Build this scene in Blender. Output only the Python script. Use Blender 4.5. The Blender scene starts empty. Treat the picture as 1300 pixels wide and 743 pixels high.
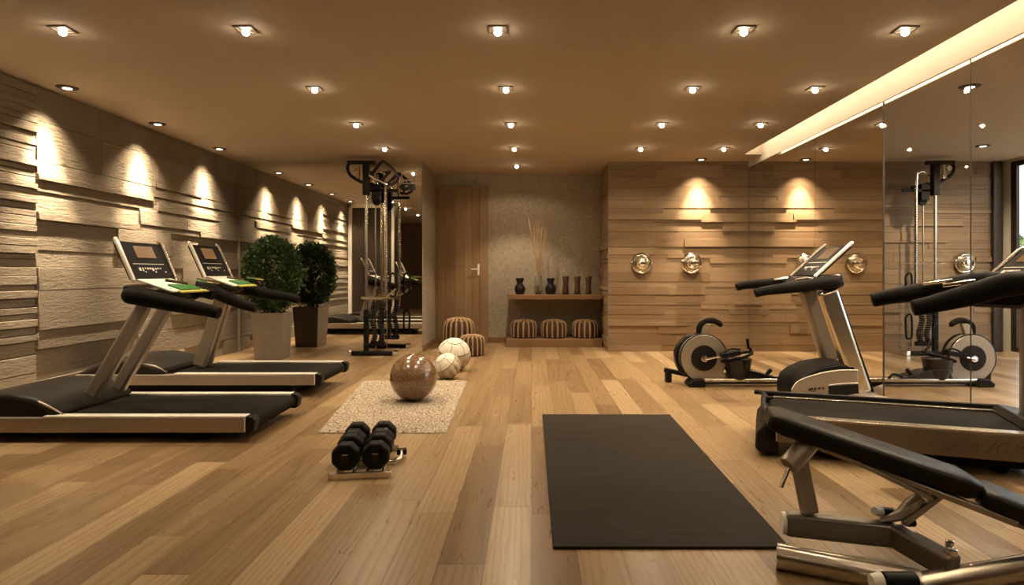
import bpy, bmesh, math, random
from mathutils import Vector, Matrix, Euler
R = math.radians
PI = math.pi
sc = bpy.context.scene
col = sc.collection
random.seed(7)

# ------------------------------------------------------------------ camera
F, CX, CY, EYE = 800.0, 675.0, 348.0, 1.1
CEIL = 2.694
cd = bpy.data.cameras.new('camera')
cam = bpy.data.objects.new('camera', cd)
col.objects.link(cam)
cam.location = (0, 0, EYE)
cam.rotation_euler = (PI / 2, 0, 0)
cd.sensor_width = 36
cd.lens = F / 1300 * 36
cd.shift_x = (650 - CX) / 1300
cd.shift_y = -(371.5 - CY) / 1300
cd.clip_start = 0.05
sc.camera = cam


def px(x, y, Y):
    """world point seen at photo pixel (x, y), at distance Y"""
    return Vector(((x - CX) * Y / F, Y, EYE - (y - CY) * Y / F))


# ------------------------------------------------------------------ materials
def mat(name, color=(.5, .5, .5), rough=.5, metal=0.0, spec=.5, emit=None, es=0):
    m = bpy.data.materials.new(name)
    m.use_nodes = True
    b = m.node_tree.nodes['Principled BSDF']
    b.inputs['Base Color'].default_value = (*color, 1)
    b.inputs['Roughness'].default_value = rough
    b.inputs['Metallic'].default_value = metal
    b.inputs['Specular IOR Level'].default_value = spec
    if emit:
        b.inputs['Emission Color'].default_value = (*emit, 1)
        b.inputs['Emission Strength'].default_value = es
    return m


class NT:
    def __init__(s, m):
        s.t = m.node_tree
        s.n = s.t.nodes
        s.b = s.n['Principled BSDF']

    def new(s, typ, **kw):
        n = s.n.new(typ)
        for k, v in kw.items():
            setattr(n, k, v)
        return n

    def link(s, a, b):
        s.t.links.new(a, b)

    def math(s, op, a, b=None, c=None):
        n = s.new('ShaderNodeMath', operation=op)
        for i, v in enumerate((a, b, c)):
            if v is None:
                continue
            if isinstance(v, (int, float)):
                n.inputs[i].default_value = v
            else:
                s.link(v, n.inputs[i])
        return n.outputs[0]

    def ramp(s, fac, stops):
        n = s.new('ShaderNodeValToRGB')
        e = n.color_ramp.elements
        while len(e) < len(stops):
            e.new(.5)
        for k, (p, c) in enumerate(stops):
            e[k].position = p
            e[k].color = (*c, 1)
        s.link(fac, n.inputs[0])
        return n.outputs[0]

    def noise(s, vec, scale=5, detail=4, rough=.55, dist=0):
        n = s.new('ShaderNodeTexNoise')
        n.inputs['Scale'].default_value = scale
        n.inputs['Detail'].default_value = detail
        n.inputs['Roughness'].default_value = rough
        n.inputs['Distortion'].default_value = dist
        if vec is not None:
            s.link(vec, n.inputs['Vector'])
        return n.outputs['Fac']

    def mapping(s, vec, scale=(1, 1, 1), loc=None):
        n = s.new('ShaderNodeMapping')
        n.inputs['Scale'].default_value = scale
        s.link(vec, n.inputs['Vector'])
        if loc is not None:
            s.link(loc, n.inputs['Location'])
        return n.outputs[0]

    def mix(s, fac, a, b, mode='MIX'):
        n = s.new('ShaderNodeMix', data_type='RGBA', blend_type=mode)
        if isinstance(fac, (int, float)):
            n.inputs[0].default_value = fac
        else:
            s.link(fac, n.inputs[0])
        for v, i in ((a, 6), (b, 7)):
            if isinstance(v, tuple):
                n.inputs[i].default_value = (*v, 1)
            else:
                s.link(v, n.inputs[i])
        return n.outputs[2]

    def bump(s, h, strength=.3, dist=.01):
        n = s.new('ShaderNodeBump')
        n.inputs['Strength'].default_value = strength
        n.inputs['Distance'].default_value = dist
        s.link(h, n.inputs['Height'])
        s.link(n.outputs[0], s.b.inputs['Normal'])

    def obj(s):
        return s.new('ShaderNodeTexCoord').outputs['Object']

    def island(s):
        return s.new('ShaderNodeNewGeometry').outputs['Random Per Island']


def lin(r, g, b):
    def f(c):
        c /= 255
        return c / 12.92 if c <= .04045 else ((c + .055) / 1.055) ** 2.4
    return (f(r), f(g), f(b))


def floor_material():
    m = mat('oak_plank_floor', rough=.3, spec=.5)
    n = NT(m)
    g = n.new('ShaderNodeTexCoord').outputs['Object']
    sx = n.new('ShaderNodeSeparateXYZ')
    n.link(g, sx.inputs[0])
    X, Y = sx.outputs[0], sx.outputs[1]
    W, L = .178, 1.65
    u = n.math('DIVIDE', X, W)
    ci = n.math('FLOOR', u)
    wn = n.new('ShaderNodeTexWhiteNoise', noise_dimensions='1D')
    n.link(ci, wn.inputs['W'])
    v = n.math('ADD', n.math('DIVIDE', Y, L), n.math('MULTIPLY', wn.outputs['Value'], 7.3))
    ri = n.math('FLOOR', v)
    cv = n.new('ShaderNodeCombineXYZ')
    n.link(ci, cv.inputs[0]); n.link(ri, cv.inputs[1])
    w2 = n.new('ShaderNodeTexWhiteNoise', noise_dimensions='2D')
    n.link(cv.outputs[0], w2.inputs['Vector'])
    cell = w2.outputs['Value']
    base = n.ramp(cell, [(0, (.25, .165, .085)), (.3, (.33, .23, .122)), (.6, (.40, .287, .157)), (.85, (.47, .35, .20)), (1, (.57, .43, .255))])
    off = n.new('ShaderNodeVectorMath', operation='SCALE')
    n.link(w2.outputs['Color'], off.inputs[0]); off.inputs['Scale'].default_value = 30
    gv = n.mapping(g, (14, 1.1, 1), off.outputs[0])
    grain = n.noise(gv, 2.2, 6, .62, 1.2)
    fine = n.noise(n.mapping(g, (90, 4, 1), off.outputs[0]), 2, 3, .6)
    rings = n.new('ShaderNodeTexWave', wave_type='RINGS', rings_direction='Y')
    n.link(n.mapping(g, (5, .42, 1), off.outputs[0]), rings.inputs['Vector'])
    rings.inputs['Scale'].default_value = 2.4
    rings.inputs['Distortion'].default_value = 9
    rings.inputs['Detail'].default_value = 2
    rings.inputs['Detail Scale'].default_value = .8
    c1 = n.mix(n.math('MULTIPLY', grain, .8), base, n.mix(1, base, (.55, .46, .36), 'MULTIPLY'))
    rr = n.math('MULTIPLY', n.math('POWER', rings.outputs['Fac'], 2.5), .42)
    c2 = n.mix(rr, c1, n.mix(1, c1, (.5, .38, .27), 'MULTIPLY'))
    c2 = n.mix(n.math('MULTIPLY', fine, .35), c2, n.mix(1, c2, (.62, .54, .46), 'MULTIPLY'))
    # knots
    vo = n.new('ShaderNodeTexVoronoi')
    vo.inputs['Scale'].default_value = 1.6
    n.link(n.mapping(g, (1.6, .75, 1)), vo.inputs['Vector'])
    kn = n.ramp(vo.outputs['Distance'], [(0, (1, 1, 1)), (.014, (.8, .8, .8)), (.03, (0, 0, 0))])
    c2 = n.mix(n.math('MULTIPLY', kn, .45), c2, (.07, .035, .015))
    # seams
    fu = n.math('FRACT', u)
    eu = n.math('MINIMUM', fu, n.math('SUBTRACT', 1, fu))
    s1 = n.math('LESS_THAN', eu, .011)
    fv = n.math('FRACT', v)
    ev = n.math('MINIMUM', fv, n.math('SUBTRACT', 1, fv))
    s2 = n.math('LESS_THAN', ev, .0016)
    seam = n.math('MAXIMUM', s1, s2)
    c3 = n.mix(n.math('MULTIPLY', seam, .62), c2, (.06, .03, .014))
    n.link(c3, n.b.inputs['Base Color'])
    rg = n.math('ADD', n.math('MULTIPLY', grain, .2), .20)
    n.link(rg, n.b.inputs['Roughness'])
    h = n.math('SUBTRACT', n.math('MULTIPLY', fine, .25), seam)
    n.bump(h, .25, .002)
    return m


def wood_wall_material(name='oak_wall_cladding', lo=(.28, .195, .112), hi=(.375, .27, .162), axis='x', rough=.55):
    m = mat(name, rough=rough, spec=.3)
    n = NT(m)
    g = n.obj()
    isl = n.island()
    base = n.ramp(isl, [(0, lo), (.5, tuple((a + b) / 2 for a, b in zip(lo, hi))), (1, hi)])
    off = n.new('ShaderNodeCombineXYZ')
    n.link(n.math('MULTIPLY', isl, 40), off.inputs[0]); n.link(n.math('MULTIPLY', isl, 23), off.inputs[2])
    s = {'x': (1.2, 1.2, 16), 'z': (16, 16, 1.0)}[axis]
    g1 = n.noise(n.mapping(g, s, off.outputs[0]), 2, 6, .62, 1.0)
    s2 = {'x': (4, 4, 120), 'z': (120, 120, 4)}[axis]
    g2 = n.noise(n.mapping(g, s2, off.outputs[0]), 1.6, 3, .6)
    c = n.mix(n.math('MULTIPLY', g1, .9), base, n.mix(1, base, (.5, .42, .34), 'MULTIPLY'))
    c = n.mix(n.math('MULTIPLY', g2, .4), c, n.mix(1, c, (.6, .5, .42), 'MULTIPLY'))
    vo = n.new('ShaderNodeTexVoronoi')
    vo.inputs['Scale'].default_value = 2.3
    n.link(n.mapping(g, {'x': (.9, .9, 1.6), 'z': (1.6, 1.6, .9)}[axis]), vo.inputs['Vector'])
    kn = n.ramp(vo.outputs['Distance'], [(0, (1, 1, 1)), (.03, (.8, .8, .8)), (.055, (0, 0, 0))])
    c = n.mix(n.math('MULTIPLY', kn, .75), c, (.06, .03, .014))
    n.link(c, n.b.inputs['Base Color'])
    n.bump(n.math('ADD', g1, n.math('MULTIPLY', g2, .5)), .35, .004)
    return m


def stone_material():
    m = mat('split_sandstone', rough=.85, spec=.2)
    n = NT(m)
    g = n.obj()
    isl = n.island()
    base = n.ramp(isl, [(0, (.30, .252, .19)), (.5, (.35, .298, .225)), (1, (.40, .345, .265))])
    a = n.noise(n.mapping(g, (1, 1.2, 3.5)), 3, 8, .68, .6)
    b = n.noise(n.mapping(g, (1, 1, 1.6)), 45, 4, .7)
    w = n.new('ShaderNodeTexWave', wave_type='BANDS', bands_direction='Z')
    n.link(n.mapping(g, (1, .5, 1)), w.inputs['Vector'])
    w.inputs['Scale'].default_value = 7
    w.inputs['Distortion'].default_value = 7
    w.inputs['Detail'].default_value = 4
    c = n.mix(n.math('MULTIPLY', a, .6), base, n.mix(1, base, (.6, .55, .5), 'MULTIPLY'))
    c = n.mix(n.math('MULTIPLY', b, .35), c, n.mix(1, c, (.55, .5, .45), 'MULTIPLY'))
    n.link(c, n.b.inputs['Base Color'])
    ch = n.noise(n.mapping(g, (1, 5, 22)), 1.7, 5, .7, .8)
    h = n.math('ADD', n.math('MULTIPLY', a, 1.0), n.math('ADD', n.math('MULTIPLY', b, .5), n.math('MULTIPLY', ch, 1.0)))
    n.bump(h, 1.0, .018)
    return m


def noisy(name, c1, c2, scale=20, rough=.8, bump=.3, bd=.004, detail=5, spec=.3, metal=0, stretch=(1, 1, 1)):
    m = mat(name, rough=rough, spec=spec, metal=metal)
    n = NT(m)
    f = n.noise(n.mapping(n.obj(), stretch), scale, detail, .6)
    c = n.ramp(f, [(.3, c1), (.7, c2)])
    n.link(c, n.b.inputs['Base Color'])
    if bump:
        n.bump(f, bump, bd)
    return m


M = {}
M['floor'] = floor_material()
M['wood'] = wood_wall_material()
M['doorwood'] = wood_wall_material('vertical_oak_boards', (.29, .19, .105), (.50, .355, .205), 'z', .5)
M['darkplank'] = wood_wall_material('dark_curtain_boards', (.09, .05, .025), (.17, .10, .05), 'z', .6)
M['shelfwood'] = wood_wall_material('shelf_oak', (.26, .155, .08), (.32, .2, .105), 'x', .5)
M['stone'] = stone_material()
M['plaster'] = noisy('rough_grey_plaster', (.25, .208, .155), (.37, .31, .235), 26, .9, .5, .005)
M['ceiling'] = noisy('beige_ceiling_paint', (.45, .385, .315), (.475, .405, .33), 6, .9, .05, .001)
M['cove'] = mat('cove_plaster', (.40, .355, .29), .8)
M['silver'] = noisy('brushed_satin_aluminium', (.66, .60, .51), (.72, .66, .56), 60, .26, .04, .001, metal=1, stretch=(1, 1, 8))
M['silverpaint'] = mat('champagne_grey_paint', (.36, .31, .25), .36, .55)
M['sidepaint'] = mat('dark_champagne_paint', (.21, .17, .125), .40, .5)
M['railtop'] = mat('polished_rail_strip', (.93, .89, .80), .30, .25)
M['chrome'] = mat('chrome', (.86, .82, .74), .08, 1.0)
M['nickel'] = noisy('brushed_nickel', (.50, .45, .38), (.58, .52, .44), 90, .27, .03, .001, metal=1)
M['gunmetal'] = mat('warm_gunmetal_paint', (.17, .145, .115), .38, .7)
M['black'] = noisy('black_rubber', (.006, .006, .0055), (.012, .011, .010), 120, .5, .15, .001, spec=.12)
M['softblack'] = noisy('soft_black_foam', (.008, .007, .006), (.013, .011, .009), 200, .6, .2, .001, spec=.06)
M['gloss'] = mat('glossy_black_plastic', (.010, .010, .011), .22)
M['belt'] = noisy('dark_running_belt', (.011, .0095, .0075), (.019, .0165, .013), 220, .7, .3, .001, spec=.04)
M['hood'] = noisy('charcoal_plastic_hood', (.018, .0155, .012), (.024, .021, .017), 150, .45, .1, .001, spec=.12)
M['cap'] = mat('dark_end_cap', (.010, .009, .008), .45, spec=.2)
M['leather'] = noisy('dark_brown_vinyl', (.012, .0095, .007), (.019, .015, .012), 160, .42, .25, .001, spec=.14)
M['screen'] = mat('console_black_glass', (.012, .011, .010), .38, spec=.06)
M['paper'] = mat('white_paper', (.85, .82, .72), .6)
M['green'] = mat('green_cover', (.02, .16, .03), .5)
M['yellow'] = mat('yellow_trim', (.45, .42, .08), .5)
M['silverglow'] = mat('white_button_print', (.8, .76, .66), .5)
M['dark_frame'] = mat('dark_bronze', (.05, .038, .028), .45, .4)
M['lampframe'] = mat('lamp_bronze', (.10, .075, .055), .6, .3)
M['whiteframe'] = mat('white_lacquer_frame', (.75, .70, .60), .4)
M['terracotta'] = noisy('grey_beige_planter', (.20, .168, .13), (.235, .20, .155), 12, .55, .05, .001)
M['soil'] = noisy('dark_soil', (.015, .01, .007), (.03, .02, .013), 60, .95, .6, .01)
M['blackvase'] = noisy('black_glazed_ceramic', (.008, .009, .011), (.014, .015, .018), 40, .28, .1, .001)
M['bark'] = noisy('dark_bark', (.03, .02, .012), (.06, .04, .025), 30, .8, .3, .002)
M['reed'] = noisy('dried_reed', (.34, .19, .085), (.46, .27, .12), 30, .7, .1, .001)
M['stripewood'] = wood_wall_material('striped_wood', (.06, .035, .02), (.12, .07, .04), 'z', .5)
M['wicker_dark'] = noisy('dark_woven_fibre', (.03, .017, .010), (.065, .036, .020), 70, .75, .6, .003)
M['wicker_rib'] = noisy('pale_rattan_rib', (.27, .165, .085), (.37, .235, .125), 40, .6, .3, .002)
M['mirror'] = mat('mirror_silvering', (.86, .84, .80), .0, 1.0)
M['mirroredge'] = mat('mirror_seam', (.05, .04, .03), .5)

# speckled ball, banded
m = mat('speckled_copper_ball', rough=.16, spec=.6)
n = NT(m)
f = n.noise(n.obj(), 70, 3, .7)
f2 = n.noise(n.mapping(n.obj(), (1, 1, 8)), 4, 3, .6)
c = n.ramp(f, [(.36, (.13, .072, .035)), (.55, (.20, .118, .06)), (.70, (.34, .22, .125))])
c = n.mix(n.math('MULTIPLY', f2, .5), c, n.mix(1, c, (.5, .4, .3), 'MULTIPLY'))
n.link(c, n.b.inputs['Base Color'])
n.b.inputs['Coat Weight'].default_value = 1
n.b.inputs['Coat Roughness'].default_value = .14
M['ball'] = m

# rug
m = mat('speckled_wool_rug', rough=.95, spec=.1)
n = NT(m)
f = n.noise(n.obj(), 62, 3, .75)
c = n.ramp(f, [(.36, (.10, .065, .038)), (.45, (.29, .225, .16)), (.54, (.44, .365, .275)), (.64, (.60, .525, .42))])
n.link(c, n.b.inputs['Base Color'])
n.bump(f, 1, .012)
M['rug'] = m

# yoga mat, faint ripples across
m = mat('grooved_black_mat', rough=.7, spec=.10)
n = NT(m)
w = n.noise(n.mapping(n.obj(), (1.2, 26, 1)), 1.6, 5, .65, .4)
c = n.ramp(w, [(.3, (.016, .0125, .0085)), (.7, (.030, .0235, .016))])
n.link(c, n.b.inputs['Base Color'])
n.bump(w, .4, .004)
M['mat'] = m

# leather ball with panel seams
M['whiteleather'] = noisy('cream_leather', (.66, .60, .49), (.74, .68, .56), 30, .5, .1, .001)
M['pleat'] = noisy('tan_pleated_leather', (.36, .28, .19), (.60, .51, .38), 16, .65, .2, .002)
M['seam'] = mat('black_seam', (.012, .01, .008), .6)

# leaves
m = mat('dark_green_leaves', rough=.5, spec=.4)
n = NT(m)
c = n.ramp(n.island(), [(0, (.010, .030, .006)), (.5, (.028, .070, .012)), (.8, (.06, .12, .022)), (1, (.14, .21, .045))])
n.link(c, n.b.inputs['Base Color'])
M['leaf'] = m
M['lawn'] = noisy('pale_terrace_stone', (.42, .36, .28), (.52, .46, .36), 4, .9, .3, .01)  # pale stone in place of grass, keeps green bounce off the bay

# thin clear glass
m = bpy.data.materials.new('clear_glass')
m.use_nodes = True
t = m.node_tree
t.nodes.clear()
out = t.nodes.new('ShaderNodeOutputMaterial')
tr = t.nodes.new('ShaderNodeBsdfTransparent')
gl = t.nodes.new('ShaderNodeBsdfGlossy'); gl.inputs['Roughness'].default_value = 0
gl.inputs['Color'].default_value = (.9, .9, .9, 1)
fc_ = t.nodes.new('ShaderNodeLayerWeight'); fc_.inputs['Blend'].default_value = .5
pw_ = t.nodes.new('ShaderNodeMath'); pw_.operation = 'POWER'; pw_.inputs[1].default_value = 5
fr = t.nodes.new('ShaderNodeMath'); fr.operation = 'MULTIPLY_ADD'; fr.inputs[1].default_value = .3; fr.inputs[2].default_value = .01
t.links.new(fc_.outputs['Facing'], pw_.inputs[0]); t.links.new(pw_.outputs[0], fr.inputs[0])
mx = t.nodes.new('ShaderNodeMixShader')
tr.inputs['Color'].default_value = (.96, .96, .95, 1)
t.links.new(fr.outputs[0], mx.inputs[0]); t.links.new(tr.outputs[0], mx.inputs[1]); t.links.new(gl.outputs[0], mx.inputs[2])
t.links.new(mx.outputs[0], out.inputs[0])
M['glass'] = m
m = mat('vase_glass', (.9, .88, .82), .05)
m.node_tree.nodes['Principled BSDF'].inputs['Transmission Weight'].default_value = .9
M['vaseglass'] = m

WARM = (1.0, .79, .545)
M['bulb'] = mat('halogen_bulb', (0, 0, 0), .5, emit=(1, .82, .56), es=80)
M['dimbulb'] = mat('recessed_halogen', (0, 0, 0), .5, emit=(1, .86, .66), es=5)
M['led'] = mat('warm_led_strip', (0, 0, 0), .5, emit=(1, .84, .60), es=44)
M['lipglow'] = mat('added_lip_glow', (0, 0, 0), .5, emit=(1, .76, .40), es=3)  # extra glow for the cove lip, where only bounced light falls
M['display'] = mat('console_display', (0, 0, 0), .2, emit=(.55, .25, .08), es=.42)


# ------------------------------------------------------------------ mesh helpers
def add_box(bm, c, s, rot=None):
    c = Vector(c)
    vs = []
    for x in (-.5, .5):
        for y in (-.5, .5):
            for z in (-.5, .5):
                v = Vector((x * s[0], y * s[1], z * s[2]))
                if rot is not None:
                    v = rot @ v
                vs.append(bm.verts.new(c + v))
    for f in ((0, 1, 3, 2), (4, 6, 7, 5), (0, 4, 5, 1), (2, 3, 7, 6), (0, 2, 6, 4), (1, 5, 7, 3)):
        bm.faces.new([vs[i] for i in f])
    return vs


def bx(bm, x0, x1, y0, y1, z0, z1):
    return add_box(bm, ((x0 + x1) / 2, (y0 + y1) / 2, (z0 + z1) / 2), (abs(x1 - x0), abs(y1 - y0), abs(z1 - z0)))


def frame_of(d, up=Vector((0, 0, 1))):
    d = d.normalized()
    if abs(d.dot(up)) > .98:
        up = Vector((1, 0, 0))
    s = d.cross(up).normalized()
    u = s.cross(d).normalized()
    return s, u


def obox(bm, p0, p1, w, t, up=Vector((0, 0, 1)), w1=None):
    """bar from p0 to p1, w across (horizontal), t in the up direction"""
    p0, p1 = Vector(p0), Vector(p1)
    s, u = frame_of(p1 - p0, up)
    w1 = w if w1 is None else w1
    vs = []
    for p, ww in ((p0, w), (p1, w1)):
        for a, b in ((-1, -1), (1, -1), (1, 1), (-1, 1)):
            vs.append(bm.verts.new(p + s * a * ww / 2 + u * b * t / 2))
    bm.faces.new(vs[0:4][::-1]); bm.faces.new(vs[4:8])
    for i in range(4):
        j = (i + 1) % 4
        bm.faces.new((vs[i], vs[j], vs[4 + j], vs[4 + i]))


def smooth_pts(pts, n=6):
    pts = [Vector(p) for p in pts]
    out = []
    P = [pts[0]] + pts + [pts[-1]]
    for i in range(1, len(P) - 2):
        for k in range(n):
            t = k / n
            a, b, c, d = P[i - 1], P[i], P[i + 1], P[i + 2]
            out.append(.5 * ((2 * b) + (c - a) * t + (2 * a - 5 * b + 4 * c - d) * t * t + (3 * b - a - 3 * c + d) * t ** 3))
    out.append(pts[-1])
    return out


def tube(bm, pts, r, seg=10, smooth=0, flat=1.0, closed=False):
    """tube; r a number or a list; flat scales the vertical half-axis"""
    pts = [Vector(p) for p in pts]
    rs = list(r) if isinstance(r, (list, tuple)) else [r] * len(pts)
    if smooth:
        n0 = len(pts)
        pts = smooth_pts(pts, smooth)
        rr = []
        for i in range(n0 - 1):
            for k in range(smooth):
                rr.append(rs[i] + (rs[i + 1] - rs[i]) * k / smooth)
        rr.append(rs[-1])
        rs = rr
    rings = []
    n = len(pts)
    s_prev = None
    for i, p in enumerate(pts):
        if closed:
            d = pts[(i + 1) % n] - pts[i - 1]
        else:
            d = pts[min(i + 1, n - 1)] - pts[max(i - 1, 0)]
        d.normalize()
        if s_prev is None:
            s, u = frame_of(d)
        else:
            s = (s_prev - d * s_prev.dot(d)).normalized()
            u = s.cross(d).normalized()
        s_prev = s
        rings.append([bm.verts.new(p + s * math.cos(a) * rs[i] + u * math.sin(a) * rs[i] * flat) for a in [2 * PI * k / seg for k in range(seg)]])
    m = n if closed else n - 1
    for i in range(m):
        a, b = rings[i], rings[(i + 1) % n]
        for k in range(seg):
            j = (k + 1) % seg
            bm.faces.new((a[k], a[j], b[j], b[k]))
    if not closed:
        bm.faces.new(rings[0][::-1]); bm.faces.new(rings[-1])


def lathe(bm, prof, c=(0, 0, 0), seg=24, axis='z', rot=None):
    c = Vector(c)
    rings = []
    for r, h in prof:
        ring = []
        for k in range(seg):
            a = 2 * PI * k / seg
            v = Vector((r * math.cos(a), r * math.sin(a), h))
            if axis == 'y':
                v = Vector((v.x, v.z, v.y))
            if axis == 'x':
                v = Vector((v.z, v.x, v.y))
            if rot is not None:
                v = rot @ v
            ring.append(bm.verts.new(c + v))
        rings.append(ring)
    for a, b in zip(rings, rings[1:]):
        for k in range(seg):
            j = (k + 1) % seg
            bm.faces.new((a[k], a[j], b[j], b[k]))
    bm.faces.new(rings[0][::-1]); bm.faces.new(rings[-1])


def prism(bm, poly, y0, y1):
    """poly in (x, z), extruded along y"""
    a = [bm.verts.new((x, y0, z)) for x, z in poly]
    b = [bm.verts.new((x, y1, z)) for x, z in poly]
    bm.faces.new(a); bm.faces.new(b[::-1])
    n = len(poly)
    for i in range(n):
        j = (i + 1) % n
        bm.faces.new((a[j], a[i], b[i], b[j]))


def ellipsoid(bm, c, r, seg=24, rings=14):
    prof = []
    for i in range(1, rings):
        a = PI * i / rings
        prof.append((math.sin(a), -math.cos(a)))
    n0 = len(bm.verts)
    lathe(bm, [(.02, -1)] + prof + [(.02, 1)], (0, 0, 0), seg)
    bm.verts.ensure_lookup_table()
    for v in bm.verts[n0:]:
        v.co = Vector(c) + Vector((v.co.x * r[0], v.co.y * r[1], v.co.z * r[2]))


def obj(name, bm, m, parent=None, bevel=0, bseg=2, angle=35, subsurf=0, clip=True):
    bmesh.ops.recalc_face_normals(bm, faces=bm.faces)
    me = bpy.data.meshes.new(name)
    bm.to_mesh(me)
    bm.free()
    for p in me.polygons:
        p.use_smooth = True
    me.set_sharp_from_angle(angle=R(angle))
    me.materials.append(m)
    o = bpy.data.objects.new(name, me)
    col.objects.link(o)
    if parent:
        o.parent = parent
    if bevel:
        b = o.modifiers.new('bevel', 'BEVEL')
        b.width = bevel
        b.segments = bseg
        b.limit_method = 'ANGLE'
        b.angle_limit = R(40)
        b.use_clamp_overlap = clip
        b.harden_normals = False
    if subsurf:
        s = o.modifiers.new('sub', 'SUBSURF')
        s.levels = s.render_levels = subsurf
    return o


def BM():
    return bmesh.new()


def thing(name, label, cat, loc=(0, 0, 0), rz=0, group=None):
    o = bpy.data.objects.new(name, None)
    o.empty_display_size = .1
    col.objects.link(o)
    o.location = loc
    o.rotation_euler = (0, 0, rz)
    return tag(o, label, cat, group)


def tag(o, label, cat, group=None, kind=None):
    o['label'] = label
    o['category'] = cat
    if group:
        o['group'] = group
    if kind:
        o['kind'] = kind
    return o


def struct(o):
    o['kind'] = 'structure'
    return o


def copy_tree(o, parent=None):
    c = o.copy()
    col.objects.link(c)
    if parent:
        c.parent = parent
    for ch in [q for q in bpy.data.objects if q.parent == o]:
        if ch != c:
            copy_tree(ch, c)
    return c


# ------------------------------------------------------------------ room shell
LW, MX, BAYX = -4.18, 3.076, 6.70      # left wall, mirror plane, added bay wall
YF, YB, YR = 8.95, 10.1, -2.0          # mirror / timber wall, plaster wall, rear wall

b = BM(); bx(b, -4.5, 6.745, YR - .3, 10.4, -.1, 0)
struct(obj('floor', b, M['floor']))
b = BM()
bx(b, -4.5, 2.83, YR - .3, 10.4, CEIL, CEIL + .35)
bx(b, 3.32, 6.745, YR - .3, 10.4, CEIL, CEIL + .35)
bx(b, 2.83, 3.32, 8.39, 10.4, CEIL, CEIL + .35)
bx(b, 2.83, 3.32, YR - .3, YR, CEIL, CEIL + .35)
struct(obj('ceiling', b, M['ceiling']))
HEAD = CEIL - .085
b = BM(); bx(b, 2.83, 3.32, YR, 8.39, CEIL + .22, CEIL + .35)
for y0_, y1_ in ((YR, 8.39),):
    bx(b, 2.815, 2.829, y0_, y1_, CEIL + .001, CEIL + .35)
    bx(b, 3.321, 3.335, y0_, y1_, CEIL + .001, CEIL + .35)
bx(b, MX - .008, MX + .010, YR, YF - .002, HEAD, CEIL - .001)
bx(b, MX - .008, MX + .010, YR, 8.389, CEIL - .001, CEIL + .22)
struct(obj('trim_cove', b, M['cove']))

# left stone wall
b = BM()
bx(b, LW - .25, LW - .02, YR - .3, YF + .01, 0, CEIL)
rnd = random.Random(11)
SEAM = 5.31
z = 0.0
while z < CEIL - .02:            # narrow strips nearest the viewer
    h = rnd.choice([.045, .055, .065, .075])
    if z < .45:
        h = rnd.choice([.12, .15])
    h = min(h, CEIL - z)
    d = rnd.choice([.0, .016, .022, .008])
    y = YR
    while y < SEAM:
        L = rnd.uniform(1.2, 2.6)
        y1 = min(SEAM, y + L)
        if SEAM - y1 < .5:
            y1 = SEAM
        bx(b, LW - .03, LW + d, y, y1, z, z + h - .004)
        y = y1
    z += h
rows = [(0, .20), (.20, .46), (.46, .62), (.62, .96), (.96, 1.16), (1.16, 1.30), (1.30, 1.56), (1.56, 1.63), (1.63, 1.80), (1.80, 1.90), (1.90, 1.955), (1.955, 2.06), (2.06, 2.40), (2.40, CEIL)]
for i, (z0, z1) in enumerate(rows):
    y = SEAM
    while y < YF:
        L = rnd.uniform(.55, 1.5) if z1 - z0 > .12 else rnd.uniform(.9, 1.9)
        y1 = min(YF, y + L)
        if YF - y1 < .3:
            y1 = YF
        d = rnd.choice([0, .005, .009, .014, .022, .03]) if i < 13 else .004
        if i == 12:
            d = rnd.choice([.012, .02])
        g = 0.003
        bx(b, LW - .03, LW + d, y, y1 - .002, z0, z1 - g)
        y = y1
struct(obj('wall_left', b, M['stone'], bevel=.004, bseg=1))

# timber clad wall (right end) with return, over a masonry core
def clad(bm, a0, a1, fixed, axis, sgn, seed, z1=CEIL):
    r = random.Random(seed)
    z = 0
    while z < z1 - .001:
        h = r.choice([.035, .05, .06, .075, .09, .11, .13])
        h = min(h, z1 - z)
        if z1 - z - h < .03:
            h = z1 - z
        a = a0
        while a < a1 - .001:
            L = r.uniform(.5, 1.5)
            e = min(a1, a + L)
            if a1 - e < .2:
                e = a1
            d = r.choice([0, 0, .002, .004, .006, .009, .014, .026])
            if axis == 'x':
                bx(bm, a, e - .0012, fixed, fixed + .03 - sgn * 0 - .03 - .0, z, z + h - .0016) if False else bx(bm, a, e - .0012, fixed + .03, fixed - d, z, z + h - .0016)
            else:
                bx(bm, fixed + .03, fixed - d, a, e - .0012, z, z + h - .0016)
            a = e
        z += h


b = BM()
bx(b, 1.12, 6.74, YF + .02, 10.4, 0, CEIL)
clad(b, 1.085, MX, YF, 'x', 1, 5)
clad(b, MX + .02, 6.52, YF, 'x', 1, 9)  # cladding of the added bay, replaces the reflected timber wall
clad(b, YF + .012, YB, 1.10, 'y', 1, 21)
struct(obj('wall_right', b, M['wood'], bevel=.0012, bseg=1))

# plaster rear part of the back wall, and the box behind the left mirror
b = BM(); bx(b, -1.6, 1.2, YB, YB + .25, 0, CEIL)
struct(obj('wall_back', b, M['plaster']))
b = BM(); bx(b, LW - .2, -1.54, YF, YB + .1, 0, CEIL)
struct(obj('wall_back_left', b, M['plaster']))
b = BM()
for k in range(34):
    x0 = -4.5 + k * .34
    bx(b, x0, x0 + .337, YR - .25, YR - .005 * (k % 3), 0, CEIL)
struct(obj('wall_rear', b, M['darkplank']))
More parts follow.
